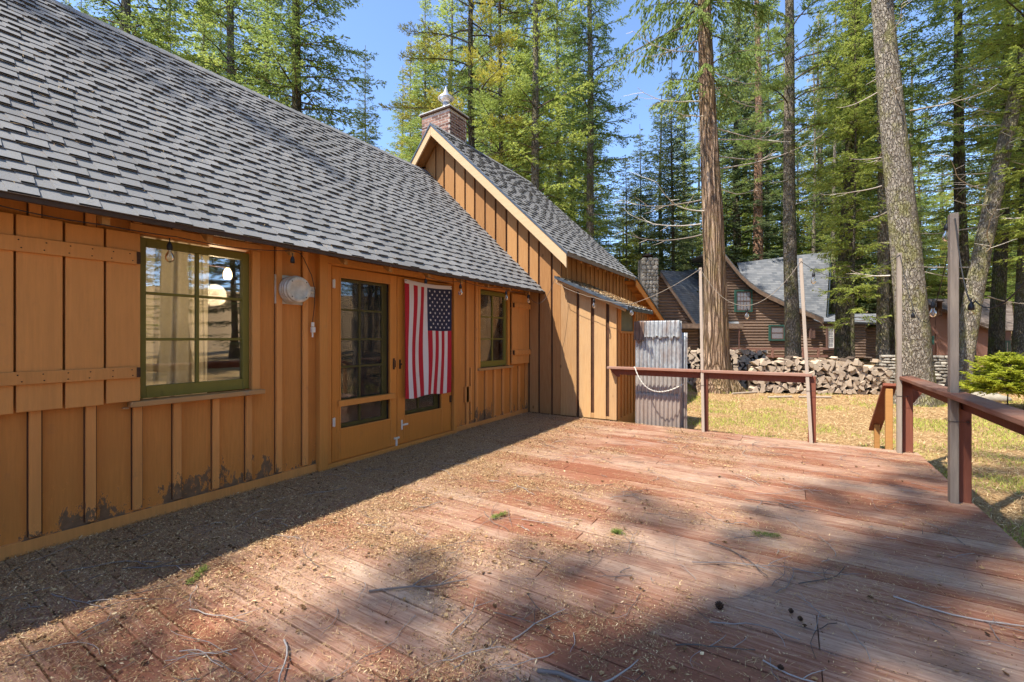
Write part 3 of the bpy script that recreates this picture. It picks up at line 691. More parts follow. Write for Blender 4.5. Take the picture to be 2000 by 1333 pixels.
mb.prism([(1.98, 7.21, shed_z(1.98)-.035), (.725, 7.21, shed_z(.725)-.035), (.725, 7.21, shed_z(.725)-.085), (1.98, 7.21, shed_z(1.98)-.085)], (0, .035, 0))
mb.build('barge_board', M['shedw'], sroof)
mb = MB(); mb.prism([(2.04, 7.145, shed_z(2.04)+.02), (.715, 7.145, shed_z(.715)+.02), (.715, 7.145, shed_z(.715)-.032), (2.04, 7.145, shed_z(2.04)-.032)], (0, .014, 0))
mb.box(2.034, 2.045, 7.16, 8.7, shed_z(2.04)-.045, shed_z(2.04)+.012); mb.build('drip_edge', M['darkmetal'], sroof)

# brick chimney straddling the ridge of the wing
CX0, CX1, CY0, CY1, CZT = -3.08, -2.24, 7.80, 8.42, 6.60
mb = MB(); mb.box(CX0+.003, CX1-.003, CY0+.003, CY1-.003, 4.6, CZT, 0, 1)
bh, bl, z, row = .062, .205, 4.75, 0
while z + bh < CZT + .01:
    off = 0 if row % 2 else bl/2
    for axis in (0, 1):
        lo, hi = (CX0, CX1) if axis == 0 else (CY0, CY1); p = lo - off
        while p < hi:
            a, b = max(p, lo), min(p+bl-.017, hi)
            if b - a > .03:
                j = random.uniform(-.003, .003)
                if axis == 0:
                    mb.box(a, b, CY0+j-.002, CY0+.05, z, z+bh-.016); mb.box(a, b, CY1-.05, CY1+j, z, z+bh-.016)
                else:
                    mb.box(CX1-.05, CX1+j+.002, max(a, CY0+.051), min(b, CY1-.051), z, z+bh-.016); mb.box(CX0+j, CX0+.05, max(a, CY0+.051), min(b, CY1-.051), z, z+bh-.016)
            p += bl
    z += bh; row += 1
chim = mb.build('chimney', [M['brick'], M['mortar']], wroof)
mb = MB(); mb.box(CX0-.04, CX1+.04, CY0-.04, CY1+.04, CZT, CZT+.03, 0, 1); mb.box(CX0-.05, CX1+.05, CY0-.05, CY1+.05, CZT+.03, CZT+.06, 0, 0)
mb.build('chimney_cap', [M['concrete'], M['rust']], chim, bevel=.006)
mb = MB(); fc = (-2.60, 8.10, CZT+.075)
mb.lathe([(.20, 0), (.20, .05), (.15, .09), (.085, .10), (.085, .16), (.075, .17), (.075, .34), (.06, .34)], fc, n=20)
mb.lathe([(.07, .27), (.175, .37), (.16, .385), (.06, .30)], fc, n=20)
mb.lathe([(.19, .36), (.19, .375), (.07, .47), (.008, .66), (0, .66)], fc, n=20)
mb.build('flue_cap', M['flue'], chim)

# wall vent, junction box, little hooks
mb = MB(); mb.box(.001, .022, 2.475, 2.765, 1.755, 2.04)
ax = (1, 0, 0); vo = (.02, 2.625, 1.895)
mb.lathe([(.115, 0), (.115, .02), (.135, .03), (.135, .05), (.118, .055), (.135, .07), (.135, .085), (.118, .09), (.137, .105), (.137, .125), (.12, .13), (.128, .14), (.128, .155), (.122, .162), (.09, .164), (.085, .158), (.0, .158)], vo, ax, 32)
for a in range(4): mb.lathe([(.006, 0), (.006, .004), (0, .006)], (.184, 2.625+.106*math.cos(.78+a*1.571), 1.895+.106*math.sin(.78+a*1.571)), ax, 8, m=1)
mb.build('exhaust_vent', [M['vent'], M['rust']], cabin, bevel=.002)
mb = MB(); mb.box(.0, .018, 2.83, 2.91, 1.845, 1.955); mb.lathe([(.02, 0), (.02, .006), (.012, .008), (0, .008)], (.018, 2.87, 1.90), ax, 12); mb.build('outlet_box', M['vent'], cabin, bevel=.002)
mb = MB(); mb.lathe([(.018, 0), (.018, .0015), (0, .0016)], (.0005, 2.54, .60), ax, 14); mb.build('drilled_hole', M['black'], cabin)

# room behind the front wall
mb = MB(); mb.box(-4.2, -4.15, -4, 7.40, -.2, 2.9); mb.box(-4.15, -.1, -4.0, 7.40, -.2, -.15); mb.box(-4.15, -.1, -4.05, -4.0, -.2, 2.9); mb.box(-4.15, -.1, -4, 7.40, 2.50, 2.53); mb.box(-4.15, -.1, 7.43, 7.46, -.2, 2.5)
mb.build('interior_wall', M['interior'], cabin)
def curtain(label, y0, y1, z0, z1, x=-.17, amp=.025, fr=9, flare=0):
    n, m_ = 90, 12; V = []; 
    for j in range(m_+1):
        v = j/m_
        for i in range(n+1):
            u = i/n; yy = y0 + (y1-y0)*u*(1 - flare*(1-v)) ; V.append((x + amp*math.sin(u*fr*6.28 + 1.5*math.sin(v*2+u*5)) + .012*math.sin(u*31), yy, z0 + (z1-z0)*v))
    F = [(j*(n+1)+i, j*(n+1)+i+1, (j+1)*(n+1)+i+1, (j+1)*(n+1)+i) for j in range(m_) for i in range(n)]
    b = MB(); b.add(V, F, None, 0, True); o = b.build('curtain', M['curtain']); rebase(o, (x, y0, z0)); tag(o, label, 'curtain'); return o
curtain('pale beige curtain drawn across the left half of the large olive window', 1.42, 1.95, .80, 2.3, x=-.12, fr=5)
curtain('pale curtain inside the small window beside the plank shutter', 5.9, 6.85, .8, 2.3, x=-.12, fr=7)
# lit pendant lamp seen through the large window
lamp = empty('pendant_lamp', (-1.0, 2.39, 2.5), 'lit pendant lamp with two glowing glass shades seen through the large window', 'lamp')
b = MB(); b.tube([(-1.0, 2.39, 2.5), (-1.0, 2.39, 2.2)], .012, 8); b.tube([(-1.0, 2.24, 2.2), (-1.0, 2.54, 2.2)], .012, 8); b.build('frame', M['rust'], lamp)
ld_ = bpy.data.lights.new('lamp_light', 'POINT'); ld_.energy = 14; ld_.color = (1, .72, .42); ld_.shadow_soft_size = .12; lo_ = bpy.data.objects.new('lamp_light', ld_); COL.objects.link(lo_); lo_.parent = lamp; lo_.location = (0, 0, -.62)
for yy in (2.25, 2.53):
    b = MB(); b.lathe([(.02, 0), (.03, -.02), (.042, -.05), (.044, -.09), (.034, -.12), (.0, -.125)], (-1.0, yy, 2.19), n=16); b.build('lamp_shade', M['glow'], lamp)

# ------------------------------------------------------------------ corrugated iron, railing, poles
def corrugated(name, label, x0, x1, z0, z1, y, mat, pitch=.066, amp=.0125, lean=.02, jag=0.0, group='corrugated iron sheets'):
    nx = int((x1-x0)/.0055); nz = 14; V = []
    for j in range(nz+1):
        v = j/nz
        for i in range(nx+1):
            x = x0+(x1-x0)*i/nx; zz = z0+(z1-z0)*v
            if v == 0 and jag: zz += jag*math.sin(i*.31)*math.sin(i*.07+1)
            V.append((x, y+lean*v+amp*math.sin((x-x0)*2*math.pi/pitch)+.004*math.sin(v*5+x*3), zz))
    F = [(j*(nx+1)+i, j*(nx+1)+i+1, (j+1)*(nx+1)+i+1, (j+1)*(nx+1)+i) for j in range(nz) for i in range(nx)]
    b = MB(); b.add(V, F, None, 0, True); o = b.build(name, mat); so = o.modifiers.new('s', 'SOLIDIFY'); so.thickness = .0012
    rebase(o, ((x0+x1)/2, y, z0)); return tag(o, label, 'metal sheet', group)
corrugated('corrugated_sheet', 'tall corrugated iron sheet with rust streaks leaning upright behind the deck rail', 2.045, 2.79, -.24, 1.69, 7.55, M['iron'])
corrugated('corrugated_sheet', 'lower corrugated iron sheet standing just behind the right edge of the tall one', 2.25, 2.865, -.24, 1.50, 7.61, M['iron'])
corrugated('corrugated_sheet', 'short overlapping corrugated piece with a torn lower edge on top of the tall sheet', 2.10, 2.77, 1.42, 1.70, 7.526, M['iron'], jag=.05)
corrugated('corrugated_sheet', 'small brown rusted corrugated scrap at the top left corner of the tall sheet', 2.03, 2.20, 1.36, 1.695, 7.508, M['iron_rust'], jag=.05)
corrugated('corrugated_sheet', 'low rusty corrugated piece covering the bottom of the tall sheet', 2.06, 2.77, -.2, .50, 7.525, M['iron'], jag=.03)

def railing(name, label, loc): return empty(name, loc, label, 'railing', 'deck railings')
ra = railing('deck_railing', 'red stained railing along the far deck edge from the shed wall to the leaning pole', (3.1, 7.35, 0))
mb = MB()
mb.box(1.655, 3.135, 7.235, 7.375, .895, .933); mb.box(3.142, 4.53, 7.235, 7.375, .893, .931); mb.build('rail', M['redcapx'], ra, bevel=.004)
mb = MB(); mb.box(1.80, 3.12, 7.32, 7.358, .80, .893); mb.box(3.225, 4.49, 7.32, 7.358, .80, .891)
mb.prism([(1.67, 7.33, .893), (1.84, 7.33, .893), (1.84, 7.33, .76), (1.79, 7.33, .765), (1.72, 7.33, .83)], (0, .04, 0)); mb.build('beam', M['redwood'], ra, bevel=.003)
for x in (3.13, 4.485):
    p = MB(); p.box(x, x+.09, 7.30 if x < 4 else 7.29, 7.385, -.2, .893); p.build('post', M['redwood'], ra, bevel=.004)
rb = railing('deck_railing', 'red stained railing with a broad flat cap along the right side of the deck', (5.5, 5.4, 0))
mb = MB(); mb.box(5.42, 5.575, 5.42, 7.42, .905, .945); mb.box(5.415, 5.58, 1.2, 5.416, .908, .948); mb.build('rail', M['redcap'], rb, bevel=.005)
mb = MB(); mb.box(5.535, 5.573, 1.2, 5.33, .80, .905); mb.box(5.535, 5.573, 5.48, 7.28, .80, .903); mb.build('beam', M['redwood'], rb, bevel=.003)
for yy, x in ((7.30, 5.46), (5.36, 5.50), (3.1, 5.50), (1.2, 5.50)):
    p = MB(); p.box(x, x+.105, yy-.02, yy+.115, -.22, .903); p.build('post', M['redwood'], rb, bevel=.005)
rc_ = railing('stair_railing', 'short sloping stair handrail beyond the far right corner post of the deck', (5.36, 7.6, GZ))
mb = MB(); mb.obox((5.30, 7.45, .80), (.14, 0, 0), (0, 1.25, -.80), (0, .022, .034)); mb.build('rail', M['redwood'], rc_, bevel=.003)
mb = MB(); mb.box(5.33, 5.40, 7.46, 7.54, GZ, .76); mb.build('post', M['rafter'], rc_, bevel=.003); mb = MB(); mb.box(5.34, 5.40, 8.46, 8.53, GZ, .14); mb.build('post', M['rafter'], rc_, bevel=.003)
mb = MB(); mb.prism([(5.58, 7.44, .88), (5.69, 7.44, .88), (5.69, 7.44, .75), (5.60, 7.44, .60), (5.58, 7.44, .60)], (0, .04, 0)); mb.build('bracket', M['redwood'], rc_)
st = empty('deck_steps', (4.95, 7.9, GZ), 'low wooden steps leading down from the far corner of the deck', 'steps')
mb = MB(); mb.box(4.62, 5.42, 7.45, 7.72, -.15, -.112); mb.box(4.62, 4.66, 7.44, 7.74, -.25, -.151); mb.box(5.38, 5.42, 7.44, 7.74, -.25, -.151); mb.build('tread', M['redcapx'], st)

poles = []
def pole(label, foot, top, wx, wy, mat, n=3):
    b = MB(); f, t_ = Vector(foot), Vector(top); ax_ = t_-f
    b.obox(f - Vector((wx/2, wy/2, 0)), (wx, 0, 0), (0, wy, 0), ax_); o = b.build('light_pole', mat, bevel=.004); rebase(o, foot)
    wr = MB()
    for zz in (.72,):
        c = f + ax_*(zz/ax_.z); wr.tube([c+Vector(v) for v in ((-wx/2-.004, -wy/2-.004, 0), (wx/2+.06, -wy/2-.004, .004), (wx/2+.06, wy/2+.08, .006), (-wx/2-.004, wy/2+.08, 0), (-wx/2-.004, -wy/2-.004, 0))], .0022, 5)
    wr.build('tie_wire', M['wire_dark'], o); poles.append(o)
    return tag(o, label, 'pole', 'poles carrying the string lights')
pole('pale straight wooden pole rising from the rail beside the corrugated iron', (3.165, 7.262, -.02), (3.125, 7.262, 2.48), .042, .035, M['pale_pole'])
pole('pale slightly leaning wooden pole at the end of the far railing', (4.52, 7.262, -.02), (4.40, 7.262, 2.50), .042, .04, M['pale_pole'])
pole('weathered grey pole tied to the corner post at the top of the steps', (5.425, 7.235, -.02), (5.425, 7.235, 2.465), .045, .085, M['grey_pole'])
pole('tall weathered grey pole tied to the nearest red railing post', (5.478, 5.295, -.02), (5.478, 5.295, 2.49), .055, .085, M['grey_pole'])

def sag(p, q, s, n=14):
    p, q = Vector(p), Vector(q); return [p.lerp(q, i/n) + Vector((0, 0, -4*s*(i/n)*(1-i/n))) for i in range(n+1)]
def string_light(label, cables, bulbs, mat='wire_dark', rad=.0036, cat='string light'):
    r = empty('string_light', cables[0][0], label, cat, 'string lights round the deck')
    for c in cables:
        b = MB(); b.tube(c, rad, 6); b.build('cable', M[mat], r)
    for p, kind in bulbs:
        p = Vector(p); b = MB(); b.tube([p, p-Vector((0, 0, .035))], .004, 6)
        b.lathe([(.0, 0), (.009, -.002), (.013, -.012), (.019, -.03), (.020, -.058), (.017, -.062), (0, -.062)], p-Vector((0, 0, .03)), n=12)
        so = b.build('socket', M['black'], r)
        if kind == 'glass':
            b = MB(); b.lathe([(.011, 0), (.012, -.012), (.026, -.038), (.031, -.058), (.028, -.078), (.014, -.094), (0, -.098)], p-Vector((0, 0, .090)), n=14); b.build('bulb', M['bulb'], so)
            b = MB(); b.tube([p+Vector((.004*math.cos(i*1.3), .004*math.sin(i*1.3), -.10-.009*i)) for i in range(6)], .0011, 4); b.build('filament', M['copper'], so)
        elif kind == 'broken':
            b = MB()
            for a in range(4): b.tube([p+Vector((0, 0, -.09)), p+Vector((.012*math.cos(a*1.9), .018*math.sin(a*1.9), -.115)), p+Vector((.02*math.cos(a*1.9+.4), .03*math.sin(a*1.9+.4), -.12))], .0014, 4)
            b.build('filament', M['copper'], so)
    return r
E1 = sag((.31, -1.0, 2.24), (.30, .64, 2.205), .01) + sag((.30, .64, 2.205), (.33, 1.11, 2.186), .01)[1:] + sag((.33, 1.11, 2.186), (.26, 1.56, 2.20), .005)[1:] + sag((.26, 1.56, 2.20), (.36, 2.43, 2.226), .03)[1:]
E1b = [(.36, 2.43, 2.226), (.30, 2.55, 2.235), (.16, 2.68, 2.22), (.205, 2.74, 2.05), (.19, 2.79, 1.90), (.12, 2.83, 1.75), (.07, 2.845, 1.60), (.06, 2.85, 1.50)]
string_light('string light under the eave before the large window, its plug end dangling by the door', [E1, E1b], [((.24, 1.52, 2.185), 'glass'), ((.365, 2.44, 2.205), 'broken')])
b = MB(); b.box(.05, .075, 2.838, 2.862, 1.535, 1.58); b.box(.045, .08, 2.835, 2.872, 1.475, 1.53); b.tube([(.06, 2.85, 1.475), (.06, 2.85, 1.425)], .009, 8); o = b.build('cable_plug', M['white'], bevel=.002); rebase(o, (.06, 2.85, 1.425)); tag(o, 'white plug connectors hanging on the cable end beside the door frame', 'plug')
E2 = sag((.34, 4.27, 2.205), (.36, 4.97, 2.225), .04) + sag((.36, 4.97, 2.225), (.36, 5.87, 2.212), .03)[1:] + sag((.36, 5.87, 2.212), (.36, 6.8, 2.21), .025)[1:] + sag((.36, 6.8, 2.21), (.735, 7.13, 2.47), .30)[1:]
string_light('string of small clear bulbs under the eave from the flag to the shed', [E2], [((.35, 4.24, 2.20), 'none'), ((.36, 4.93, 2.20), 'glass'), ((.40, 6.05, 2.205), 'glass'), ((.36, 6.83, 2.21), 'glass')])
P1, P2, P3, P4 = (3.125, 7.24, 2.46), (4.402, 7.24, 2.46), (5.425, 7.19, 2.44), (5.478, 5.25, 2.44)
E3 = [(.74, 7.12, 2.47), (.75, 7.11, 2.40)] + sag((.75, 7.11, 2.40), (1.29, 7.115, 2.15), .02) + sag((1.29, 7.115, 2.15), (1.47, 7.10, 2.10), .01)[1:] + sag((1.47, 7.10, 2.10), (2.06, 7.12, 1.965), .02)[1:]
string_light('string light cable along the shed roof edge with one clear bulb against the boards', [E3], [((1.48, 7.10, 2.105), 'glass')], 'wire_tan')
E4 = sag((2.06, 7.12, 1.965), (2.115, 7.16, 1.97), .0, 3) + sag((2.115, 7.16, 1.97), P1, .05)[1:]
string_light('pale cable rising from the shed roof corner to the straight pole', [E4], [((2.10, 7.16, 1.965), 'glass')], 'wire_tan')
m1 = (3.735, 7.24, 1.85)
def curve3(p, m, q, n=16):
    p, m, q = Vector(p), Vector(m), Vector(q); c = m*2 - (p+q)/2
    return [p*(1-t_)**2 + c*2*t_*(1-t_) + q*t_*t_ for t_ in [i/n for i in range(n+1)]]
string_light('sagging cable between the two pale poles with one bulb at its lowest point', [curve3(P1, (m1[0], m1[1], 1.88), P2)], [((3.75, 7.24, 1.875), 'glass')], 'wire_tan')
string_light('dark cable between the leaning pole and the grey corner pole', [curve3(P2, (4.9, 7.22, 2.20), P3)], [((4.545, 7.235, 2.33), 'glass')])
m3 = C(1826, 600, 4.7)
string_light('dark cable drooping between the corner pole and the nearest pole', [curve3(P3, C(1783, 600, 5.25), C(1805, 628, 4.95)) + curve3(C(1805, 628, 4.95), C(1826, 600, 4.7), P4)[1:]],
             [(C(1783, 606, 5.2), 'none'), (C(1822, 585, 4.7), 'glass'), (C(1849, 430, 3.92), 'glass')])
string_light('dark cable looping from the nearest pole out past the right edge with a broken bulb', [curve3(P4, C(1885, 560, 3.6), C(1905, 588, 3.4)) + curve3(C(1905, 588, 3.4), C(1955, 595, 3.1), C(2030, 510, 2.8))[1:]], [(C(1897, 583, 3.45), 'broken')], rad=.0048)
# rope on the rail
b = MB(); pts = []
base = curve3((1.905+.25, 7.28, .925), (2.45, 7.40, .50), (2.93, 7.50, .66), 60)
base = [Vector((2.10, 7.30, .937))] + [Vector((2.13, 7.24, .935))] + curve3((2.14, 7.225, .92), (2.43, 7.23, .575), (2.86, 7.42, .70), 60)
for ph in (0, math.pi):
    b.tube([p + Vector((.006*math.cos(i*1.1+ph), .004, .006*math.sin(i*1.1+ph))) for i, p in enumerate(base)], .0062, 5)
o = b.build('rope', M['rope']); rebase(o, (2.14, 7.225, .92)); tag(o, 'white twisted rope hanging in a loop from the far rail', 'rope')

# ------------------------------------------------------------------ flag
FY0, FY1, FZ0, FZ1 = 4.14, 5.08, .635, 2.175
flag_mats = [simple('flag_red_cloth', (.42, .012, .025), .85, 0, 200, .12), simple('flag_white_cloth', (.66, .60, .59), .85, 0, 200, .05), simple('flag_blue_cloth', (.020, .022, .055), .85, 0, 200, .2), M['black']]
def fsurf(u, v):
    'u 0..1 left to right, v 0..1 down from the header'
    gather = 1 - .045*v
    wob = math.sin(u*13+.5)*.5 + math.sin(u*23+1.4*v+2)*.35 + math.sin(u*37+v*2)*.12
    x = .078 + .020*wob*(.12 + .9*min(1, v*1.5)) + .008*v
    y = FY0 + (FY1-FY0)*(u*gather + .020*math.sin(v*5+u*9)*(1-abs(2*u-1)) + .024*math.sin(v*6.3+.6)*math.sin(math.pi*u*2.0)*.8)
    sagz = .022*math.sin(math.pi*u)*(1-v)
    return Vector((x, y, FZ1 - (FZ1-FZ0)*v - sagz - .012*math.sin(u*9)*v))
NU, NV = 13*8, 90
b = MB(); V = [fsurf(i/NU, j/NV) for j in range(NV+1) for i in range(NU+1)]
b.v = [tuple(p) for p in V]
for j in range(NV):
    for i in range(NU):
        u, v = (i+.5)/NU, (j+.5)/NV; k = int(u*13)
        hdr = v < .028
        mi = 1 if hdr else (2 if (u > 6/13 and v < .425) else (0 if k % 2 == 0 else 1))
        a = j*(NU+1)+i; b.f.append((a, a+1, a+NU+2, a+NU+1)); b.r.append(.5); b.m.append(mi); b.sm.append(True)
# stars: 11 columns and 9 rows of the canton, turned on its side
for c_i in range(9):
    for r_i in range(11):
        if (c_i + r_i) % 2: continue
        u = 6/13 + (7/13)*(c_i+1)/10; v = .028 + (.425-.028)*(r_i+1)/12
        rad_u, rad_v = .0215/(FY1-FY0), .0215/(FZ1-FZ0); pts = []
        for q in range(10):
            rr = 1 if q % 2 == 0 else .40; an = math.pi/2 + q*math.pi/5
            pts.append(fsurf(u+rr*rad_u*math.cos(an), v-rr*rad_v*math.sin(an)) + Vector((.0022, 0, 0)))
        cc = fsurf(u, v) + Vector((.0024, 0, 0))
        b.add([cc]+pts, [(0, i+1, (i+1) % 10+1) for i in range(10)], .5, 1)
for (u, v) in ((.02, .012), (.985, .014)):
    p = fsurf(u, v)+Vector((.003, 0, 0)); b.lathe([(.007, 0), (.007, .001), (0, .0012)], p, (1, 0, 0), 8, m=3)
o = b.build('flag', flag_mats); rebase(o, (.08, 4.61, FZ1)); tag(o, 'striped red and white flag with a starry dark blue canton hanging over the right door', 'flag')

# ------------------------------------------------------------------ firewood
def log_mesh(kind, seed):
    r = random.Random(seed); L = .42; pts = []
    if kind == 'round':
        n = 12; pts = [(.088*math.cos(i*6.283/n)*(1+r.uniform(-.06, .06)), .088*math.sin(i*6.283/n)*(1+r.uniform(-.06, .06))) for i in range(n)]
    elif kind == 'half':
        pts = [(-.105, -.03), (.105, -.035)] + [(.105*math.cos(a), -.03+.11*math.sin(a)) for a in (.5, 1.1, 1.7, 2.3, 2.8)]
    else:
        op = r.uniform(.8, 1.25); R0 = r.uniform(.15, .19); a0 = -op/2
        pts = [(-.09, r.uniform(-.02, .02))] + [(-.09+R0*math.cos(a0+op*i/4), R0*math.sin(a0+op*i/4)) for i in range(5)]
        if kind == 'quarter': pts[0] = (-.05, -.03); pts.insert(1, (-.03, -.07))
    b = MB(); n = len(pts); mid = []
    A = [(x, -L/2+r.uniform(-.008, .008), z) for x, z in pts]; B = [(x*r.uniform(.95, 1.05), L/2, z*r.uniform(.95, 1.05)) for x, z in pts]
    b.add(A+B, [tuple(range(n)), tuple(range(2*n-1, n-1, -1))], r.random(), 0)
    side = [(i, (i+1) % n, n+(i+1) % n, n+i) for i in range(n)]
    for i, f in enumerate(side):
        bark = kind == 'round' or (kind == 'half' and i >= 1) or (kind not in ('round', 'half') and 1 <= i <= 4)
        b.add(A+B, [f[::-1]], r.random(), 1 if bark and r.random() < .75 else 0)
    o = b.build('firewood_log', [M['logend'], M['logbark']]); return o
protos = [(k, log_mesh(k, i)) for i, k in enumerate(['wedge', 'wedge', 'quarter', 'quarter', 'round', 'half', 'wedge', 'quarter'])]
for p in protos:
    me = p[1].data; COL.objects.unlink(p[1])
def gl(px, d): p = C(px, 660, d); return Vector((p.x, p.y, 0))
segs = [(gl(1322, 15.7), gl(1500, 14.6), 1.30, 1.22, 'left'), (gl(1475, 13.5), gl(1745, 12.95), 1.02, 1.05, 'right')]
LG = {'left': 'sun-bleached split log in the farther woodpile behind the cedar trunk', 'right': 'pale split log in the nearer woodpile behind the leaning pole'}
GR = {'left': 'split logs of the farther woodpile', 'right': 'split logs of the nearer woodpile'}
nlog = 0; filler = MB(); r5 = random.Random(5)
for A_, B_, h0, h1, nm in segs:
    dr = (B_-A_); Ln = dr.length; dr.normalize(); dep = Vector((-dr.y, dr.x, 0));
    if dep.dot(FW) < 0: dep = -dep
    rot = math.atan2(dr.y, dr.x); row = 0; z = GZ+.085
    hmax = max(h0, h1)
    core = MB(); core.obox(A_ + dep*.40 + Vector((0, 0, GZ)), dr*Ln, dep*.3, Vector((0, 0, hmax-.22)), .1); o = core.build('dark_gap_backing', M['logbark']); rebase(o, A_ + Vector((0, 0, GZ))); tag(o, 'plain dark box added behind the %s woodpile to shade the gaps between logs' % ('farther' if nm == 'left' else 'nearer'), 'firewood', kind='stuff')  # dark box added behind the logs so the gaps read as shade
    while z < hmax + GZ:
        s = (row % 2)*.07 + r5.uniform(0, .04)
        while s < Ln - .05:
            u = s/Ln; top = (h0+(h1-h0)*u) + .09*math.sin(u*9+row*0)+.05*math.sin(u*23)
            if nm == 'right' and u > .94: top -= (u-.94)*9
            if z - GZ < top and nlog < 296:
                k, pr = protos[r5.randrange(len(protos))]
                if k == 'wedge' and nm == 'right' and r5.random() < .3: k, pr = protos[2]
                o = bpy.data.objects.new('firewood_log', pr.data); COL.objects.link(o)
                o.location = A_ + dr*s + dep*(r5.uniform(-.05, .06)+.2) + Vector((0, 0, z+r5.uniform(-.015, .015)))
                sc = r5.uniform(.88, 1.22); o.scale = (sc, r5.uniform(.85, 1.1), sc*r5.uniform(.85, 1.1))
                tilt = r5.uniform(0, 6.28); 
                M3 = Matrix.Rotation(rot + r5.uniform(-.13, .13), 3, 'Z') @ Matrix.Rotation(r5.uniform(-.08, .08), 3, 'X') @ Matrix.Rotation(tilt, 3, 'Y')
                o.rotation_euler = M3.to_euler(); tag(o, '%s in the %s of the %s woodpile, %s' % ({'wedge': 'wedge log', 'quarter': 'split log', 'round': 'round log', 'half': 'half log'}[k], ['bottom layer', 'second layer', 'third layer', 'fourth layer', 'fifth layer', 'sixth layer', 'seventh layer', 'top layer', 'top layer', 'top layer'][row], 'farther' if nm == 'left' else 'nearer', ['at its left end', 'left of its middle', 'near its middle', 'right of its middle', 'at its right end'][min(4, int(u*5))]), 'firewood', GR[nm]); nlog += 1
            s += r5.uniform(.145, .19)
        z += .137; row += 1
    for q in range(120 if nm == 'right' else 60):
        u = r5.random(); p = A_ + dr*(u*Ln) + dep*r5.uniform(.12, .5)
        topz_ = GZ + min(h0+(h1-h0)*u - .05, 9) ; zz = r5.uniform(GZ+.05, topz_) if r5.random() < .6 else topz_ + r5.uniform(-.04, .08)
        if nm == 'right' and u > .95: continue
        a = Vector((dr.x, dr.y, r5.uniform(-.9, .9))).normalized()*r5.uniform(.06, .12); c = dep.cross(a).normalized()*r5.uniform(.05, .10)
        P_ = p+Vector((0, 0, zz)); filler.prism([P_-dep*.05, P_+a-dep*.04, P_+a*.5+c-dep*.03], dep*.35, None, r5.choice([0, 0, 1]))
o = filler.build('loose_splits', [M['logend'], M['logbark']]); rebase(o, (float(segs[1][0].x), float(segs[1][0].y), GZ)); tag(o, 'small split pieces wedged between and on top of the stacked logs', 'firewood', kind='stuff')
for i, (px, dd, ln, rz) in enumerate(((1430, 13.1, .9, .3), (1560, 12.4, .8, -.2), (1500, 12.3, .7, .1))):
    g_ = GP(px, dd, GZ+.03); b = MB(); b.tube([g_, g_+Vector((ln*math.cos(TH+rz), ln*math.sin(TH+rz), .01))], .03, 7); o = b.build('fallen_slab', M['pale_pole']); rebase(o, g_)
    tag(o, ['bleached slab lying in front of the farther woodpile', 'bleached slab lying on the ground right of the leaning pole foot', 'bleached slab lying before the middle gap of the woodpiles'][i], 'wood slab', 'slabs on the ground by the woodpiles')

# stone work: wall between the big trunk and the leaning one
def stones(mb, A_, B_, zb, zt, sz=(.12, .34), dep=.3, seed=1, m=0, flat=.62):
    r = random.Random(seed); A_, B_ = Vector(A_), Vector(B_); d = (B_-A_); L = d.length; d.normalize(); nrm = Vector((d.y, -d.x, 0))
    if nrm.dot(CAM-A_) < 0: nrm = -nrm
    z = zb
    while z < zt:
        h = r.uniform(sz[0], sz[0]*1.7)*flat; s = -r.uniform(0, .1)
        while s < L:
            wd = r.uniform(*sz); c = A_ + d*(s+wd/2) + Vector((0, 0, z+h/2)) + nrm*r.uniform(-.02, .04)
            n, k = 9, 5; vs = []
            for i in range(k):
                ph = math.pi*(i/(k-1)-.5)
                for j in range(n):
                    a = 2*math.pi*j/n; e = r.uniform(.92, 1.08)
                    sq = lambda v: math.copysign(abs(v)**.6, v)
                    vs.append(c + d*(wd*.52*sq(math.cos(a))*abs(math.cos(ph))**.5*e) + nrm*(dep*.42*sq(math.sin(a))*abs(math.cos(ph))**.5*e) + Vector((0, 0, h*.54*math.sin(ph)*e)))
            mb.add(vs, [(i*n+j, i*n+(j+1) % n, (i+1)*n+(j+1) % n, (i+1)*n+j) for i in range(k-1) for j in range(n)], None, m)
            s += wd*.97
        z += h*.93
A_, B_ = GP(1725, 14.6), GP(1862, 14.0)
mb = MB(); stones(mb, A_, B_, GZ-.05, GZ+1.28, seed=3); dd = (B_-A_); nn = Vector((-dd.y, dd.x, 0)).normalized(); mb.obox(A_+nn*.0+Vector((0, 0, -.2)), dd, nn*.3*(1 if nn.dot(FW) > 0 else -1), (0, 0, 1.3), .3, 1)
o = mb.build('stone_wall', [M['stone'], M['stone_mortar']]); rebase(o, A_); tag(o, 'dry stacked field stone wall between the big trunk and the leaning trunk', 'stone wall')
mb = MB(); stones(mb, GP(1700, 13.6), GP(1790, 13.2), GZ-.05, GZ+.35, seed=8); o = mb.build('stone_wall', [M['stone']]); rebase(o, GP(1700, 13.6)); tag(o, 'low row of mossy stones at the right end of the woodpile', 'stone wall')
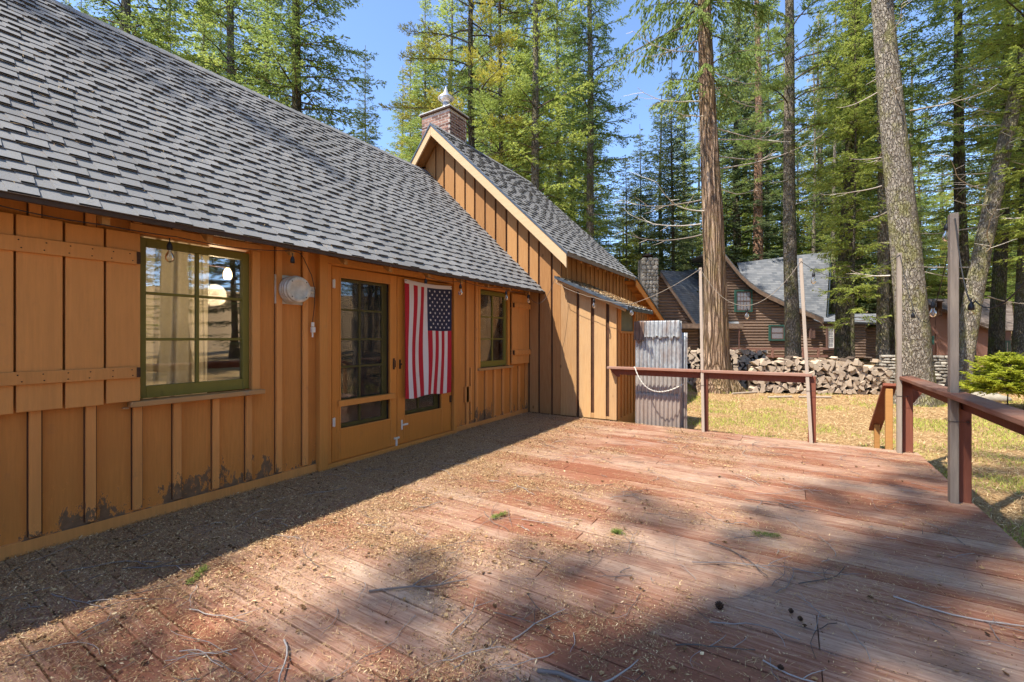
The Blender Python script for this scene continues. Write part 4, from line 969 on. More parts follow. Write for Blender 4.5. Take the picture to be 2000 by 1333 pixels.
for i, (px, dd_, s_, lb) in enumerate(((1838, 13.4, .30, 'pale boulder at the foot of the stone wall, the largest there'), (1815, 12.9, .2, 'small rounded rock just left of the pale boulder'), (1860, 13.0, .18, 'small grey rock at the foot of the leaning trunk'), (1935, 11.6, .28, 'long white rock behind the bright sapling'), (1912, 12.0, .2, 'dark rock left of the bright sapling'))):
    g_ = GP(px, dd_, GZ+s_*.3); bm = bmesh.new(); bmesh.ops.create_icosphere(bm, subdivisions=3, radius=s_); rr = random.Random(i)
    for v in bm.verts:
        n_ = v.co.normalized(); q = .75 + .5*float(vnoise(np.array(n_.x*1.6+i), np.array(n_.y*1.6), np.array(n_.z*1.6), i)); v.co = Vector((v.co.x*q*1.3, v.co.y*q, v.co.z*q*.65))
    me = bpy.data.meshes.new('boulder'); bm.to_mesh(me); bm.free(); me.materials.append(M['stone']); me.shade_smooth(); at = me.attributes.new('rnd', 'FLOAT', 'FACE'); at.data.foreach_set('value', [rr.uniform(.5, 1)]*len(me.polygons))
    o = bpy.data.objects.new('boulder', me); COL.objects.link(o); o.location = g_; tag(o, lb, 'rock', 'rocks near the stone wall')

# ------------------------------------------------------------------ neighbour's log house
nb = empty('log_house', GP(1500, 24), 'dark log sided house with grey roofs and green framed windows behind the woodpile', 'house')
def logwall(pts_top, d, zb_px, name='wall', parent=nb, step=.152, mat='logs', xl=None, xr=None):
    'horizontal half-round logs filling the polygon under pts_top (px,py) down to zb_px at distance d'
    b = MB(); tops = [(C(px, py, d)) for px, py in pts_top]; L = [((p-CAM).dot(RT), p.z) for p in tops]; z0 = C(1500, zb_px, d).z
    z = z0; xs0, xs1 = L[0][0], L[-1][0]; base = CAM + FW*d; base.z = 0
    while z < max(q[1] for q in L):
        # span where the roof line is above z
        xa = xb = None; N = 160
        for i in range(N+1):
            x = xs0+(xs1-xs0)*i/N
            for (xA, zA), (xB, zB) in zip(L[:-1], L[1:]):
                if xA <= x <= xB: zt = zA+(zB-zA)*(x-xA)/(xB-xA+1e-9); break
            if zt > z+step*.8:
                if xa is None: xa = x
                xb = x
        if xa is not None and xb-xa > .1:
            n = 7; vs = []; 
            for x in (xa, xb):
                for j in range(n): an = math.pi*j/(n-1); vs.append(base + RT*x - FW*(.055*math.sin(an)) + Vector((0, 0, z+step/2-step/2*math.cos(an))))
            b.add(vs, [(j, n+j, n+j+1, j+1) for j in range(n-1)], None, 0, True)
        z += step
    # backing
    poly = [base + RT*x + FW*.01 + Vector((0, 0, zz)) for x, zz in L] + [base + RT*xs1 + FW*.01 + Vector((0, 0, z0)), base + RT*xs0 + FW*.01 + Vector((0, 0, z0))]
    b.prism(poly, FW*.2, .2)
    return b.build(name, M[mat], parent)
rake = [(1398, 500), (1412, 504), (1428, 524), (1445, 544), (1462, 560), (1480, 573), (1500, 584), (1520, 593), (1540, 603), (1565, 613), (1590, 623), (1606, 630)]
logwall([(1388, 500)] + [(px, py+2) for px, py in rake[1:]] , 24.0, 700)
def quad_roof(name, cs, parent, th=.08, mat='far_shingle'):
    b = MB(); P_ = [C(*c) for c in cs]; nrm = (P_[1]-P_[0]).cross(P_[3]-P_[0]).normalized(); nrm = nrm if nrm.z > 0 else -nrm
    b.prism(P_, -nrm*th); return b.build(name, M[mat], parent)
# curved front gable roof: a strip running back from the rake
b = MB(); D0, D1 = 23.55, 27.2
rp = [(1398, 488)] + [(px+3, py-7) for px, py in rake[1:]]
for i in range(len(rp)-1):
    a, c = C(*rp[i], D0), C(*rp[i+1], D0); b.obox(a, c-a, FW*(D1-D0), Vector((0, 0, .07)), .5)
fr = b.build('roof', M['far_shingle'], nb)
b = MB()
for i in range(len(rp)-1):
    a, c = C(*rp[i], D0-.02), C(*rp[i+1], D0-.02); b.obox(a-Vector((0, 0, .22)), c-a, FW*.05, Vector((0, 0, .22)), .5)
b.build('barge_board', M['log_trim'], fr)
quad_roof('roof', [(1440, 514, 28), (1622, 491, 27.5), (1612, 634, 24.7), (1480, 634, 25.0)], nb)
b = MB(); p0, p1 = C(1624, 491, 27.5), C(1614, 634, 24.7); b.obox(p0-Vector((0, 0, .2)), p1-p0, RT*.06, Vector((0, 0, .24))); b.build('barge_board', M['darkmetal'], nb)
logwall([(1606, 626), (1690, 626)], 24.4, 700); logwall([(1680, 640), (1760, 640)], 25.5, 700)
quad_roof('roof', [(1612, 614, 26), (1790, 612, 28), (1800, 632, 24.5), (1606, 628, 23.8)], nb, .12)
def far_window(px0, px1, py0, py1, d, trim='green_trim', inner='red_trim', bars=(2, 3), name='window'):
    p00, p11 = C(px0, py1, d), C(px1, py0, d); wv = (p11-p00).dot(RT); hv = p11.z-p00.z; o_ = p00
    b = MB(); tw = .085
    def fr_(x0, x1, z0, z1, y0, y1, m=0): b.obox(o_+RT*x0+Vector((0, 0, z0))-FW*y1, RT*(x1-x0), FW*(y1-y0), Vector((0, 0, z1-z0)), .5, m)
    fr_(-tw, 0, -tw, hv+tw, .0, .09); fr_(wv, wv+tw, -tw, hv+tw, .0, .09); fr_(0, wv, hv, hv+tw, .0, .089); fr_(0, wv, -tw, 0, .0, .089)
    k = .05
    fr_(0, k, 0, hv, .0, .07, 1); fr_(wv-k, wv, 0, hv, 0, .07, 1); fr_(k, wv-k, hv-k, hv, 0, .069, 1); fr_(k, wv-k, 0, k, 0, .069, 1); fr_(k, wv-k, hv/2-.02, hv/2+.02, 0, .068, 1)
    for i in range(1, bars[0]+1): x = k+(wv-2*k)*i/(bars[0]+1); fr_(x-.01, x+.01, k, hv-k, 0, .06, 1)
    for i in range(1, bars[1]+1): z = k+(hv-2*k)*i/(bars[1]+1); fr_(k, wv-k, z-.01, z+.01, 0, .0605, 1)
    w_ = b.build(name, [M[trim], M[inner]], nb if px0 < 1780 else nb2)
    b = MB(); b.obox(o_-FW*.055, RT*wv, FW*.01, Vector((0, 0, hv))); b.build('pane', M['farpane'], w_); return w_
far_window(1437, 1465, 570, 607, 23.9, bars=(3, 3)); far_window(1504, 1529, 638, 663, 23.9, bars=(0, 0))
far_window(1616, 1627, 640, 680, 23.5, trim='red_trim', inner='white', bars=(1, 4), name='door'); far_window(1583, 1587, 642, 658, 23.85, trim='red_trim', bars=(0, 0))
b = MB(); b.obox(C(1415, 684, 23.3), RT*5.4, FW*.1, Vector((0, 0, .12))); b.obox(C(1415, 698, 23.3), RT*5.4, FW*.1, Vector((0, 0, .1)))
for i in range(7): b.obox(C(1418+i*30, 700, 23.28), RT*.09, FW*.09, Vector((0, 0, .5)))
b.build('porch_rail', M['barn'], nb)
# left wing
logwall([(1286, 536), (1292, 536), (1324, 580), (1356, 628), (1362, 636)], 22.3, 640)
logwall([(1300, 634), (1362, 634)], 23.0, 700); logwall([(1362, 640), (1440, 640)], 25.2, 700)
quad_roof('roof', [(1290, 528, 22.0), (1362, 533, 27.0), (1450, 634, 25.5), (1360, 636, 21.9)], nb)
quad_roof('roof', [(1335, 528, 27.5), (1398, 524, 28), (1420, 560, 26.5), (1352, 560, 26.5)], nb)
b = MB(); p0, p1 = C(1290, 530, 21.9), C(1361, 634, 21.85); b.obox(p0-Vector((0, 0, .24)), p1-p0, FW*.05, Vector((0, 0, .22))); b.obox(C(1296, 642, 21.8), RT*3.9, FW*.08, Vector((0, 0, .24))); b.build('barge_board', M['log_trim'], nb)
quad_roof('roof', [(1420, 600, 25.5), (1426, 598, 25.5), (1446, 636, 23.6), (1400, 636, 23.6)], nb)
b = MB(); b.obox(C(1443, 686, 23.7), RT*.06, FW*.06, Vector((0, 0, 1.35))); b.build('porch_post', M['barn'], nb)
# stone chimney
cA = C(1253, 690, 21.6); b = MB(); b.obox(cA, RT*.80, FW*.62, Vector((0, 0, 4.55)), .4, 1)
rs = random.Random(4)
for face in range(2):
    base, dv, nv, L = (cA, RT, -FW, .80) if face == 0 else (cA+RT*.80, FW, RT, .62)
    z = .0
    while z < 4.5:
        h = rs.uniform(.14, .26); s = 0
        while s < L-.03:
            wd = min(rs.uniform(.14, .32), L-s); n = 7; c = base + dv*(s+wd/2) + Vector((0, 0, z+h/2)); o1 = [c + dv*(wd*.5*math.cos(i*.8976+.3)*rs.uniform(.85, 1.1)) + Vector((0, 0, h*.52*math.sin(i*.8976+.3)*rs.uniform(.85, 1.1))) for i in range(n)]
            o2 = [c + (p-c)*.7 + nv*.045 for p in o1]; b.add([p-nv*.02 for p in o1]+[p+nv*.02 for p in o1]+o2, [(i, (i+1) % n, n+(i+1) % n, n+i) for i in range(n)] + [(n+i, n+(i+1) % n, 2*n+(i+1) % n, 2*n+i) for i in range(n)] + [tuple(range(2*n, 3*n))], None, 0)
            s += wd
        z += h*.95
ch = b.build('chimney', [M['stone'], M['stone_mortar']], nb)
b = MB(); cT = cA + RT*.40 + FW*.31 + Vector((0, 0, 4.55)); b.lathe([(.2, 0), (.2, .12)], cT, n=10)
b.lathe([(.34, .16), (.36, .17), (.10, .30), (0, .31)], cT, n=4)
for a in range(4): b.tube([cT+Vector((.19*math.cos(a*1.57+.7), .19*math.sin(a*1.57+.7), 0)), cT+Vector((.24*math.cos(a*1.57+.7), .24*math.sin(a*1.57+.7), .18))], .012, 5)
b.build('chimney_cap', M['rust'], ch)

nb2 = empty('brown_cabin', GP(1880, 30), 'reddish brown cabin with a small green framed window beyond the stone wall', 'house')
b = MB(); P_ = [C(1788, 587, 30), C(1870, 611, 30), C(1938, 642, 30), C(1938, 716, 30), C(1788, 716, 30)]; b.prism(P_, FW*4.0); 
for px in (1828, 1870, 1905): b.obox(C(px, 716, 29.97), RT*.16, FW*.05, Vector((0, 0, 3.2 if px < 1850 else 2.5)))
b.prism([C(1938, 642, 30.4), C(1975, 642, 30.4), C(1975, 716, 30.4), C(1938, 716, 30.4)], FW*3.5)
b.build('wall', M['barn'], nb2)
quad_roof('roof', [(1784, 584, 29.7), (1975, 584, 35), (1982, 646, 29.5), (1940, 645, 29.5)], nb2, .1, 'brown_shingle')
b = MB(); 
for (a, c) in (((1784, 586), (1870, 612)), ((1870, 612), (1942, 645))): p0, p1 = C(*a, 29.6), C(*c, 29.6); b.obox(p0-Vector((0, 0, .16)), p1-p0, FW*.06, Vector((0, 0, .16)))
p0, p1 = C(1975, 584, 34.9), C(1984, 648, 29.5); b.obox(p0-Vector((0, 0, .2)), p1-p0, RT*.05, Vector((0, 0, .2)))
b.build('barge_board', M['rust'], nb2); b = MB(); b.lathe([(.13, 0), (.13, .9), (.2, .92), (.2, 1.0), (0, 1.02)], C(1835, 612, 29.6)+Vector((0, 0, -.2)), n=12); b.build('flue', M['rust'], nb2)
far_window(1801, 1820, 659, 671, 29.85, trim='green_trim', inner='green_trim', bars=(1, 0)); far_window(1963, 1969, 668, 690, 30.3, trim='green_trim', inner='green_trim', bars=(0, 0))

# ------------------------------------------------------------------ trees
def bare_mesh(name, V, F, mats, rnd, smooth=False, mi=None):
    o = np_mesh(name, V, F, mats, rnd, smooth=smooth, mi=mi); me = o.data; COL.objects.unlink(o); bpy.data.objects.remove(o); return me
def crown_data(name, H, cb, rad, nbr, seed, mat, style='fir', leaf=(.10, .022), twig_gap=.13, droop=.25, power=.8, gap=0.0, fill=1.0):
    g = np.random.default_rng(seed); LV, LR = [], []; lim = MB()
    zs_ = np.sort(g.random(nbr))**.92
    for i in range(nbr):
        u = zs_[i]; z = cb + (H-cb)*u; az = i*2.399 + g.uniform(-.5, .5)
        L = rad*((1-u)**power*.95+.05)*g.uniform(.6, 1.1)
        if u < .15: L *= .55+3*u
        if g.random() < gap: continue
        rise = {'fir': .10+.45*u, 'pine': .35, 'cedar': .10}[style]; dr = droop*(1-u*.6)*g.uniform(.7, 1.3)
        ns = max(4, int(L/.35)); s = np.linspace(0, 1, ns+1)
        bend = g.uniform(-.25, .25)
        a = az + bend*s**2
        hx = np.cumsum(np.r_[0, np.cos(a[1:])*L/ns]); hy = np.cumsum(np.r_[0, np.sin(a[1:])*L/ns])
        hz = z + L*(rise*s - (dr+rise*.6)*s**2) + (.18*L*s**4 if style != 'cedar' else 0)
        P = np.stack([hx, hy, hz], 1)
        lim.tube([tuple(p) for p in P[::2]] if ns > 6 else [tuple(p) for p in P], list(np.linspace(max(.012, L*.011), .004, len(P[::2]) if ns > 6 else len(P))), 4, caps=False)
        nt = max(5, int(L*(1.0 if style != 'pine' else .8)/twig_gap)); st = {'fir': .12, 'cedar': .2, 'pine': .38}[style]
        ts = st + (1-st)*g.random(nt*2)**(.9); side = np.where(np.arange(nt*2) % 2 == 0, 1., -1.)
        idx = np.clip((ts*ns).astype(int), 0, ns-1); fr = ts*ns-idx; base = P[idx]*(1-fr)[:, None] + P[idx+1]*fr[:, None]
        dirb = P[idx+1]-P[idx]; dirb /= np.linalg.norm(dirb, axis=1)[:, None]
        lat = np.stack([-dirb[:, 1], dirb[:, 0], np.zeros(len(ts))], 1)*side[:, None]
        td = dirb*.75 + lat*g.uniform(.5, 1.1, len(ts))[:, None] + np.array([0, 0, 1])*g.normal({'fir': -.10, 'cedar': -.7, 'pine': .15}[style], .16, len(ts))[:, None]
        td /= np.linalg.norm(td, axis=1)[:, None]
        tl = np.clip(L*.42*(1.08-ts)*g.uniform(.6, 1.2, len(ts)) + .10, .10, .75)
        ll, lw = leaf
        m = np.maximum(2, (tl/(ll*.36)*fill).astype(int)); rep = np.repeat(np.arange(len(ts)), m)
        q = g.random(len(rep)); sgn = np.where(g.random(len(rep)) < .5, 1., -1.)
        pos = base[rep] + td[rep]*(q*tl[rep])[:, None]; pos[:, 2] -= (q*tl[rep])**2*{'fir': .18, 'cedar': .7, 'pine': .05}[style]
        perp = np.cross(td[rep], np.array([0, 0, 1.])); perp /= np.linalg.norm(perp, axis=1)[:, None]+1e-6
        dz = {'fir': -.12, 'cedar': -.8, 'pine': .25}[style]
        ld = td[rep]*.8 + perp*(sgn*g.uniform(.3, 1.0, len(rep)))[:, None] + np.array([0, 0, 1.])*g.normal(dz, .25, len(rep))[:, None]
        ld /= np.linalg.norm(ld, axis=1)[:, None]
        rv = g.normal(0, 1, (len(rep), 3)); rv[:, 2] *= .35; wv = rv - ld*(rv*ld).sum(1)[:, None]; wv /= np.linalg.norm(wv, axis=1)[:, None]+1e-6
        sz = g.uniform(.7, 1.25, len(rep))[:, None]; U = ld*ll*.5*sz; W = wv*lw*.5*sz
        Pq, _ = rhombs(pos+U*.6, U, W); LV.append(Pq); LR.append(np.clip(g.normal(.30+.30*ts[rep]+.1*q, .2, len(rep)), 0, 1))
    V = np.concatenate(LV); R = np.concatenate(LR); F = np.arange(len(V)).reshape(-1, 4)
    LV2 = np.array(lim.v, dtype=np.float32); LF = np.array(lim.f) + len(V)
    V = np.concatenate([V, LV2]); mi = np.r_[np.zeros(len(F)), np.ones(len(LF))]; F = np.concatenate([F, LF]); R = np.r_[R, np.array(lim.r)]
    return bare_mesh(name, V, F, [M[mat], M['limb']], R, mi=mi)
K = {}
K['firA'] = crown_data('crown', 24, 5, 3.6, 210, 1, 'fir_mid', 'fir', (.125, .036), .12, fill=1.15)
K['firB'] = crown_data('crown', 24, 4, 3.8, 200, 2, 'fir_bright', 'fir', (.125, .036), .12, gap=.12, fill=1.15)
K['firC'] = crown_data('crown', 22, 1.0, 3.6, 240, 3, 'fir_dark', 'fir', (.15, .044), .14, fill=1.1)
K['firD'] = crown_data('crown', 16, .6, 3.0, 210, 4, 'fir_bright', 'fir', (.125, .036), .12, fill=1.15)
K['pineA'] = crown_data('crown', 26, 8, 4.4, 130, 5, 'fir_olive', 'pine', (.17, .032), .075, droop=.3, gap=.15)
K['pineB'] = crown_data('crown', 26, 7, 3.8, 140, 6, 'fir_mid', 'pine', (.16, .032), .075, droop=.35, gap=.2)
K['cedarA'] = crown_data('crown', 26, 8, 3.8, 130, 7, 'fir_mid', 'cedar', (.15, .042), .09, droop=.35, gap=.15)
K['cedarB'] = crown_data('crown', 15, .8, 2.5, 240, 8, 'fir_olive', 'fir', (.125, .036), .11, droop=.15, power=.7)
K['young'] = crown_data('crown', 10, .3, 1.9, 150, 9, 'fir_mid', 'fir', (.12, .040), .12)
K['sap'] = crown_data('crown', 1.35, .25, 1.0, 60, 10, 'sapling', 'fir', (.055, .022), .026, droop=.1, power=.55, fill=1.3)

def trunk_data(H, r0, style='fir', seed=0, n=36, near=True, top=.10, flare=.55):
    step = .10 if near else .6
    zs_ = np.arange(0, H+step, step); a = np.linspace(0, 2*np.pi, n, endpoint=False)
    Z, A = np.meshgrid(zs_, a, indexing='ij')
    r = r0*(1-(1-top)*np.clip(Z/H, 0, 1)**.9)*(1+flare*np.exp(-Z/.45)*(1+.35*np.sin(A*5+seed)+.2*np.sin(A*3+seed*2)))
    if near:
        cx, cy = np.cos(A), np.sin(A)
        if style == 'cedar': d = vnoise(cx*6+seed, cy*6, Z*.55, seed)*.8 + vnoise(cx*13+seed, cy*13, Z*.9, seed+1)*.45; r = r*(1+.20*(d-.6))
        else: d = vnoise(cx*7+seed, cy*7, Z*3.2, seed)*.6 + vnoise(cx*13, cy*13, Z*7, seed+2)*.5; r = r*(1+.085*(d-.5))
    ox = .05*np.sin(Z*.35+seed); oy = .05*np.cos(Z*.3+seed*2)
    k0 = np.clip(Z/2, 0, 1); V = np.stack([r*np.cos(A)+ox*k0, r*np.sin(A)+oy*k0, Z-.3*(Z == 0)], -1).reshape(-1, 3)
    i = np.arange(len(zs_)-1)[:, None]*n + np.arange(n)[None, :]; j = np.arange(len(zs_)-1)[:, None]*n + (np.arange(n)+1)[None, :] % n
    F = np.stack([i, j, j+n, i+n], -1).reshape(-1, 4); return V, F
def dead_branches(zlist, r0, H, seed, L=(1.0, 2.4), up=.2, tips=True, az=None, thick=.016):
    r = random.Random(seed); out = []
    for z in zlist:
        b = MB()
        a = r.uniform(0, 6.28) if az is None else r.choice(az)+r.uniform(-.5, .5); ln = r.uniform(*L); rr = r0*(1-.85*z/H)*.8
        p = Vector((rr*math.cos(a), rr*math.sin(a), z)); pts = [p]; dv = Vector((math.cos(a), math.sin(a), r.uniform(-.25, .05))); n = 9
        for i in range(n):
            dv = (dv + Vector((r.uniform(-.12, .12), r.uniform(-.12, .12), up*.35*(i/n) + r.uniform(-.05, .05)))).normalized(); pts.append(pts[-1]+dv*ln/n)
            if tips and i > 1 and r.random() < .65:
                sd_ = dv.cross(Vector((0, 0, 1))).normalized()*r.choice([-1, 1]); q = [pts[-1]]; e = (dv*.6+sd_*.8+Vector((0, 0, r.uniform(-.4, .3)))).normalized(); l2 = ln*.32*r.uniform(.4, 1)
                for k_ in range(4): e = (e+Vector((r.uniform(-.2, .2), r.uniform(-.2, .2), r.uniform(-.15, .2)))).normalized(); q.append(q[-1]+e*l2/4)
                b.tube(q, [thick*.4, thick*.35, thick*.3, thick*.22, thick*.15], 4, caps=False)
        b.tube(pts, [thick*(1-.75*i/n) for i in range(n+1)], 5, caps=False); out.append(b)
    return out
ntree = 0
def tree(name, label, px, d, wpx, H, key, ptop=None, bark='bark_fir', near=True, cz=(1, 1), dead=None, group=None, pos=None, rot=None, cat='tree', flare=.5, coff=0, deadmat='deadwood', tstyle='fir', top=.10, n=36):
    global ntree; ntree += 1
    g_ = GP(px, d) if pos is None else Vector((*pos, GZ))
    g_.z = float(ground_h(np.array(g_.x), np.array(g_.y)))-.03
    r = empty(name, g_, label, cat, group); r0 = wpx*d/FPX/2/(math.sqrt(1+((px-1000)/FPX)**2) if pos is None else 1)
    if ptop is not None:
        tp = C(ptop, 0, d); r.rotation_mode = 'QUATERNION'; r.rotation_quaternion = Vector((0, 0, 1)).rotation_difference((tp-g_).normalized())
    V, F = trunk_data(H, r0, tstyle, ntree, n if near else 12, near, top, flare); tm = bare_mesh('trunk', V, F, M[bark], np.full(len(F), .5), True)
    t_ = bpy.data.objects.new('trunk', tm); COL.objects.link(t_); t_.parent = r
    if key:
        cm = K[key]; H0_ = {'firA': 24, 'firB': 24, 'firC': 22, 'firD': 16, 'pineA': 26, 'pineB': 26, 'cedarA': 26, 'cedarB': 15, 'young': 10, 'sap': 1.35}[key]
        c_ = bpy.data.objects.new('crown', cm); COL.objects.link(c_); c_.parent = r
        sz_ = H/H0_*cz[1]; az_ = rot if rot is not None else ntree*1.7
        for o_ in (c_,): o_.scale = (cz[0], cz[0], sz_); o_.rotation_euler = (0, 0, az_); o_.location = (0, 0, coff)
    if dead:
        for b in dead_branches(*dead): o_ = b.build('dead_branch', M[deadmat]); o_.parent = r
    return r
T = tree
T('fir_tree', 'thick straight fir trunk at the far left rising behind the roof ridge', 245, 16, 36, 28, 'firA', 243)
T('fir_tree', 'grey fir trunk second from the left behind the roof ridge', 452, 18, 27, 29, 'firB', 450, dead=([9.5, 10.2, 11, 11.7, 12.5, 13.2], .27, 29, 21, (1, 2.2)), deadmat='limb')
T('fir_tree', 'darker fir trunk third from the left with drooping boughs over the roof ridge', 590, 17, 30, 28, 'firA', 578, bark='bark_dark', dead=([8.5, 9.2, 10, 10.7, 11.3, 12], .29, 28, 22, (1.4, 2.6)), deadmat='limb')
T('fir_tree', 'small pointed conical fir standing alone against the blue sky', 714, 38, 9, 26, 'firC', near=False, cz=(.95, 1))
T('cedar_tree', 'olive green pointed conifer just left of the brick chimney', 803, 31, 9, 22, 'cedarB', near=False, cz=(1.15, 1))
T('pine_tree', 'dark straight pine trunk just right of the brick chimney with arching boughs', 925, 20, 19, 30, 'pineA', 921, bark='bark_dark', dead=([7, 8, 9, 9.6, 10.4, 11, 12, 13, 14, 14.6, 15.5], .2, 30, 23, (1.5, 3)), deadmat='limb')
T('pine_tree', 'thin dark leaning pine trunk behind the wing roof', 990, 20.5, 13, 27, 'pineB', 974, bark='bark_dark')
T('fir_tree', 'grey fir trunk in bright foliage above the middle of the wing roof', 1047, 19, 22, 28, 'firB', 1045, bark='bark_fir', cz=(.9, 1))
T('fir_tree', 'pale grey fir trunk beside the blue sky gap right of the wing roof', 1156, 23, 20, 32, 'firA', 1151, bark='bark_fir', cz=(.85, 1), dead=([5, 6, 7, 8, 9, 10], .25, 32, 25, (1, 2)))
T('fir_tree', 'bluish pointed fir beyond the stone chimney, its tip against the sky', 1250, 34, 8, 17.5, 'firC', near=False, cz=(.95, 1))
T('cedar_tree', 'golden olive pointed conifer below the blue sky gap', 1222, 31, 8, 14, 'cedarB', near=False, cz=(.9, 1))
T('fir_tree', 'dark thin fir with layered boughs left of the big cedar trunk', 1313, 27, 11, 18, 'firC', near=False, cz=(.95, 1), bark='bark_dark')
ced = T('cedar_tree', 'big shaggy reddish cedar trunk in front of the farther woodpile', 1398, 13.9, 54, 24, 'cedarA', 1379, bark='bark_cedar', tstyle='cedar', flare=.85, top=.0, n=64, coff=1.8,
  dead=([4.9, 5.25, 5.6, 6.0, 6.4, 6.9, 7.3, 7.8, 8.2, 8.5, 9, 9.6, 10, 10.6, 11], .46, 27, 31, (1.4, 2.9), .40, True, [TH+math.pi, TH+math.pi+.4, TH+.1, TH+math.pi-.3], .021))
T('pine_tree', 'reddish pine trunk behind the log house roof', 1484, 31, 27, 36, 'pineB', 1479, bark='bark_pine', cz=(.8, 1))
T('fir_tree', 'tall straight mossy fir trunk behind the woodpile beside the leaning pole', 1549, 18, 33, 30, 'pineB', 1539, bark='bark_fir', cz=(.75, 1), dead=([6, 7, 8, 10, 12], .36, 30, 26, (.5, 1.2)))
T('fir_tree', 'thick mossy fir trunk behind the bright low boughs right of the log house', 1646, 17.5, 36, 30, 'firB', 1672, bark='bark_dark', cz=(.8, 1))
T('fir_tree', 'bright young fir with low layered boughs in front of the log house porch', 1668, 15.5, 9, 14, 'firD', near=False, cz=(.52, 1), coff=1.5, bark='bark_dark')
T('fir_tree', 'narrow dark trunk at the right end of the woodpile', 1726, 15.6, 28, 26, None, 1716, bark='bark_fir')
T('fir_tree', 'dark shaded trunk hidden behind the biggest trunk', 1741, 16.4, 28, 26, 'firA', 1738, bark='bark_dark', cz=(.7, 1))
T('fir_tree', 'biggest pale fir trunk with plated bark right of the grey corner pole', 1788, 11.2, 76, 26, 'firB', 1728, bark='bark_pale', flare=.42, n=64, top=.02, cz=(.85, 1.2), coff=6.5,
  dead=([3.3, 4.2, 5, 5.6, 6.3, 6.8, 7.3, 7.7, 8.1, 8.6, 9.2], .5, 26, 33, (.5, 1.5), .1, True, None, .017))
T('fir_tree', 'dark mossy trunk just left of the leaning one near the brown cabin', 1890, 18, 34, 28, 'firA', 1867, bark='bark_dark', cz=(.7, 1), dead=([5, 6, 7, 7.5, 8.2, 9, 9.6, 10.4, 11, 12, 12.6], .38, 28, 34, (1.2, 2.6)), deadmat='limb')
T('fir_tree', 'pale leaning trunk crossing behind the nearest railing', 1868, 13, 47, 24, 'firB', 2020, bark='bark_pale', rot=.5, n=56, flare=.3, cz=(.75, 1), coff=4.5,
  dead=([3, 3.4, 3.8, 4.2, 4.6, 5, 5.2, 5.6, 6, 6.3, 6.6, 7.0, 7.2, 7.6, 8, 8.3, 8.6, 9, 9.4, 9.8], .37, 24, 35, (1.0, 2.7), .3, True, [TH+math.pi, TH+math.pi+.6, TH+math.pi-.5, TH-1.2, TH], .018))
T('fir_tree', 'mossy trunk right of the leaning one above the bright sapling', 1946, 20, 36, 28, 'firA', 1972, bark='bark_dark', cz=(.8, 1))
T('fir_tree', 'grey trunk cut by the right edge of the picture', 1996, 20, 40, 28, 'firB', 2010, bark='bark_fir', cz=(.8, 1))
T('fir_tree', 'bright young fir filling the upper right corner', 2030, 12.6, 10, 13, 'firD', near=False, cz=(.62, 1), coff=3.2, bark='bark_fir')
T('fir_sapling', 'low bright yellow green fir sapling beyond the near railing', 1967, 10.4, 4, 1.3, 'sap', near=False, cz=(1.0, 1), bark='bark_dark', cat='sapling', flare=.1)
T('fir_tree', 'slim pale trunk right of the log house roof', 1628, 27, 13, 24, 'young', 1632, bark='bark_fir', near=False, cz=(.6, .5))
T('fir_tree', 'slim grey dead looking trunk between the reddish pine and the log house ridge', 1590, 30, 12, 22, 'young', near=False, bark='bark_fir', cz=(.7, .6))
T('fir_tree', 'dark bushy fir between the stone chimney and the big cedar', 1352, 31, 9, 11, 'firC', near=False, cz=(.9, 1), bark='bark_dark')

# the wood behind: each tree its own object, sharing crown meshes
FL = {'firA': 'mid green %s fir', 'firB': 'yellow green %s fir', 'firC': 'dark blue green %s fir',
      'cedarB': 'olive gold %s conifer', 'pineB': 'open crowned %s pine', 'firD': 'bushy bright %s fir'}
FT = {}
for k_, (hh, rr_) in {'firA': (24, .25), 'firB': (24, .25), 'firC': (22, .22), 'cedarB': (15, .2), 'pineB': (26, .28), 'firD': (16, .18)}.items():
    V, F = trunk_data(hh, rr_, 'fir', 3, 10, False); FT[k_] = bare_mesh('trunk', V, F, M['bark_fir' if k_ != 'firC' else 'bark_dark'], np.full(len(F), .5), True)
def topy(px, r):
    if px < 620: return r.uniform(-40, 120)
    if px < 775: return r.uniform(255, 330)
    if px < 1165: return r.uniform(-60, 300)
    if px < 1290: return r.uniform(330, 420)
    if px < 1430: return r.uniform(180, 330)
    if px < 1780: return r.uniform(-50, 330)
    if px < 1960: return r.uniform(230, 330)
    return r.uniform(-50, 150)
rf = random.Random(12)
HH = {'firA': 24, 'firB': 24, 'firC': 22, 'cedarB': 15, 'pineB': 26, 'firD': 16}
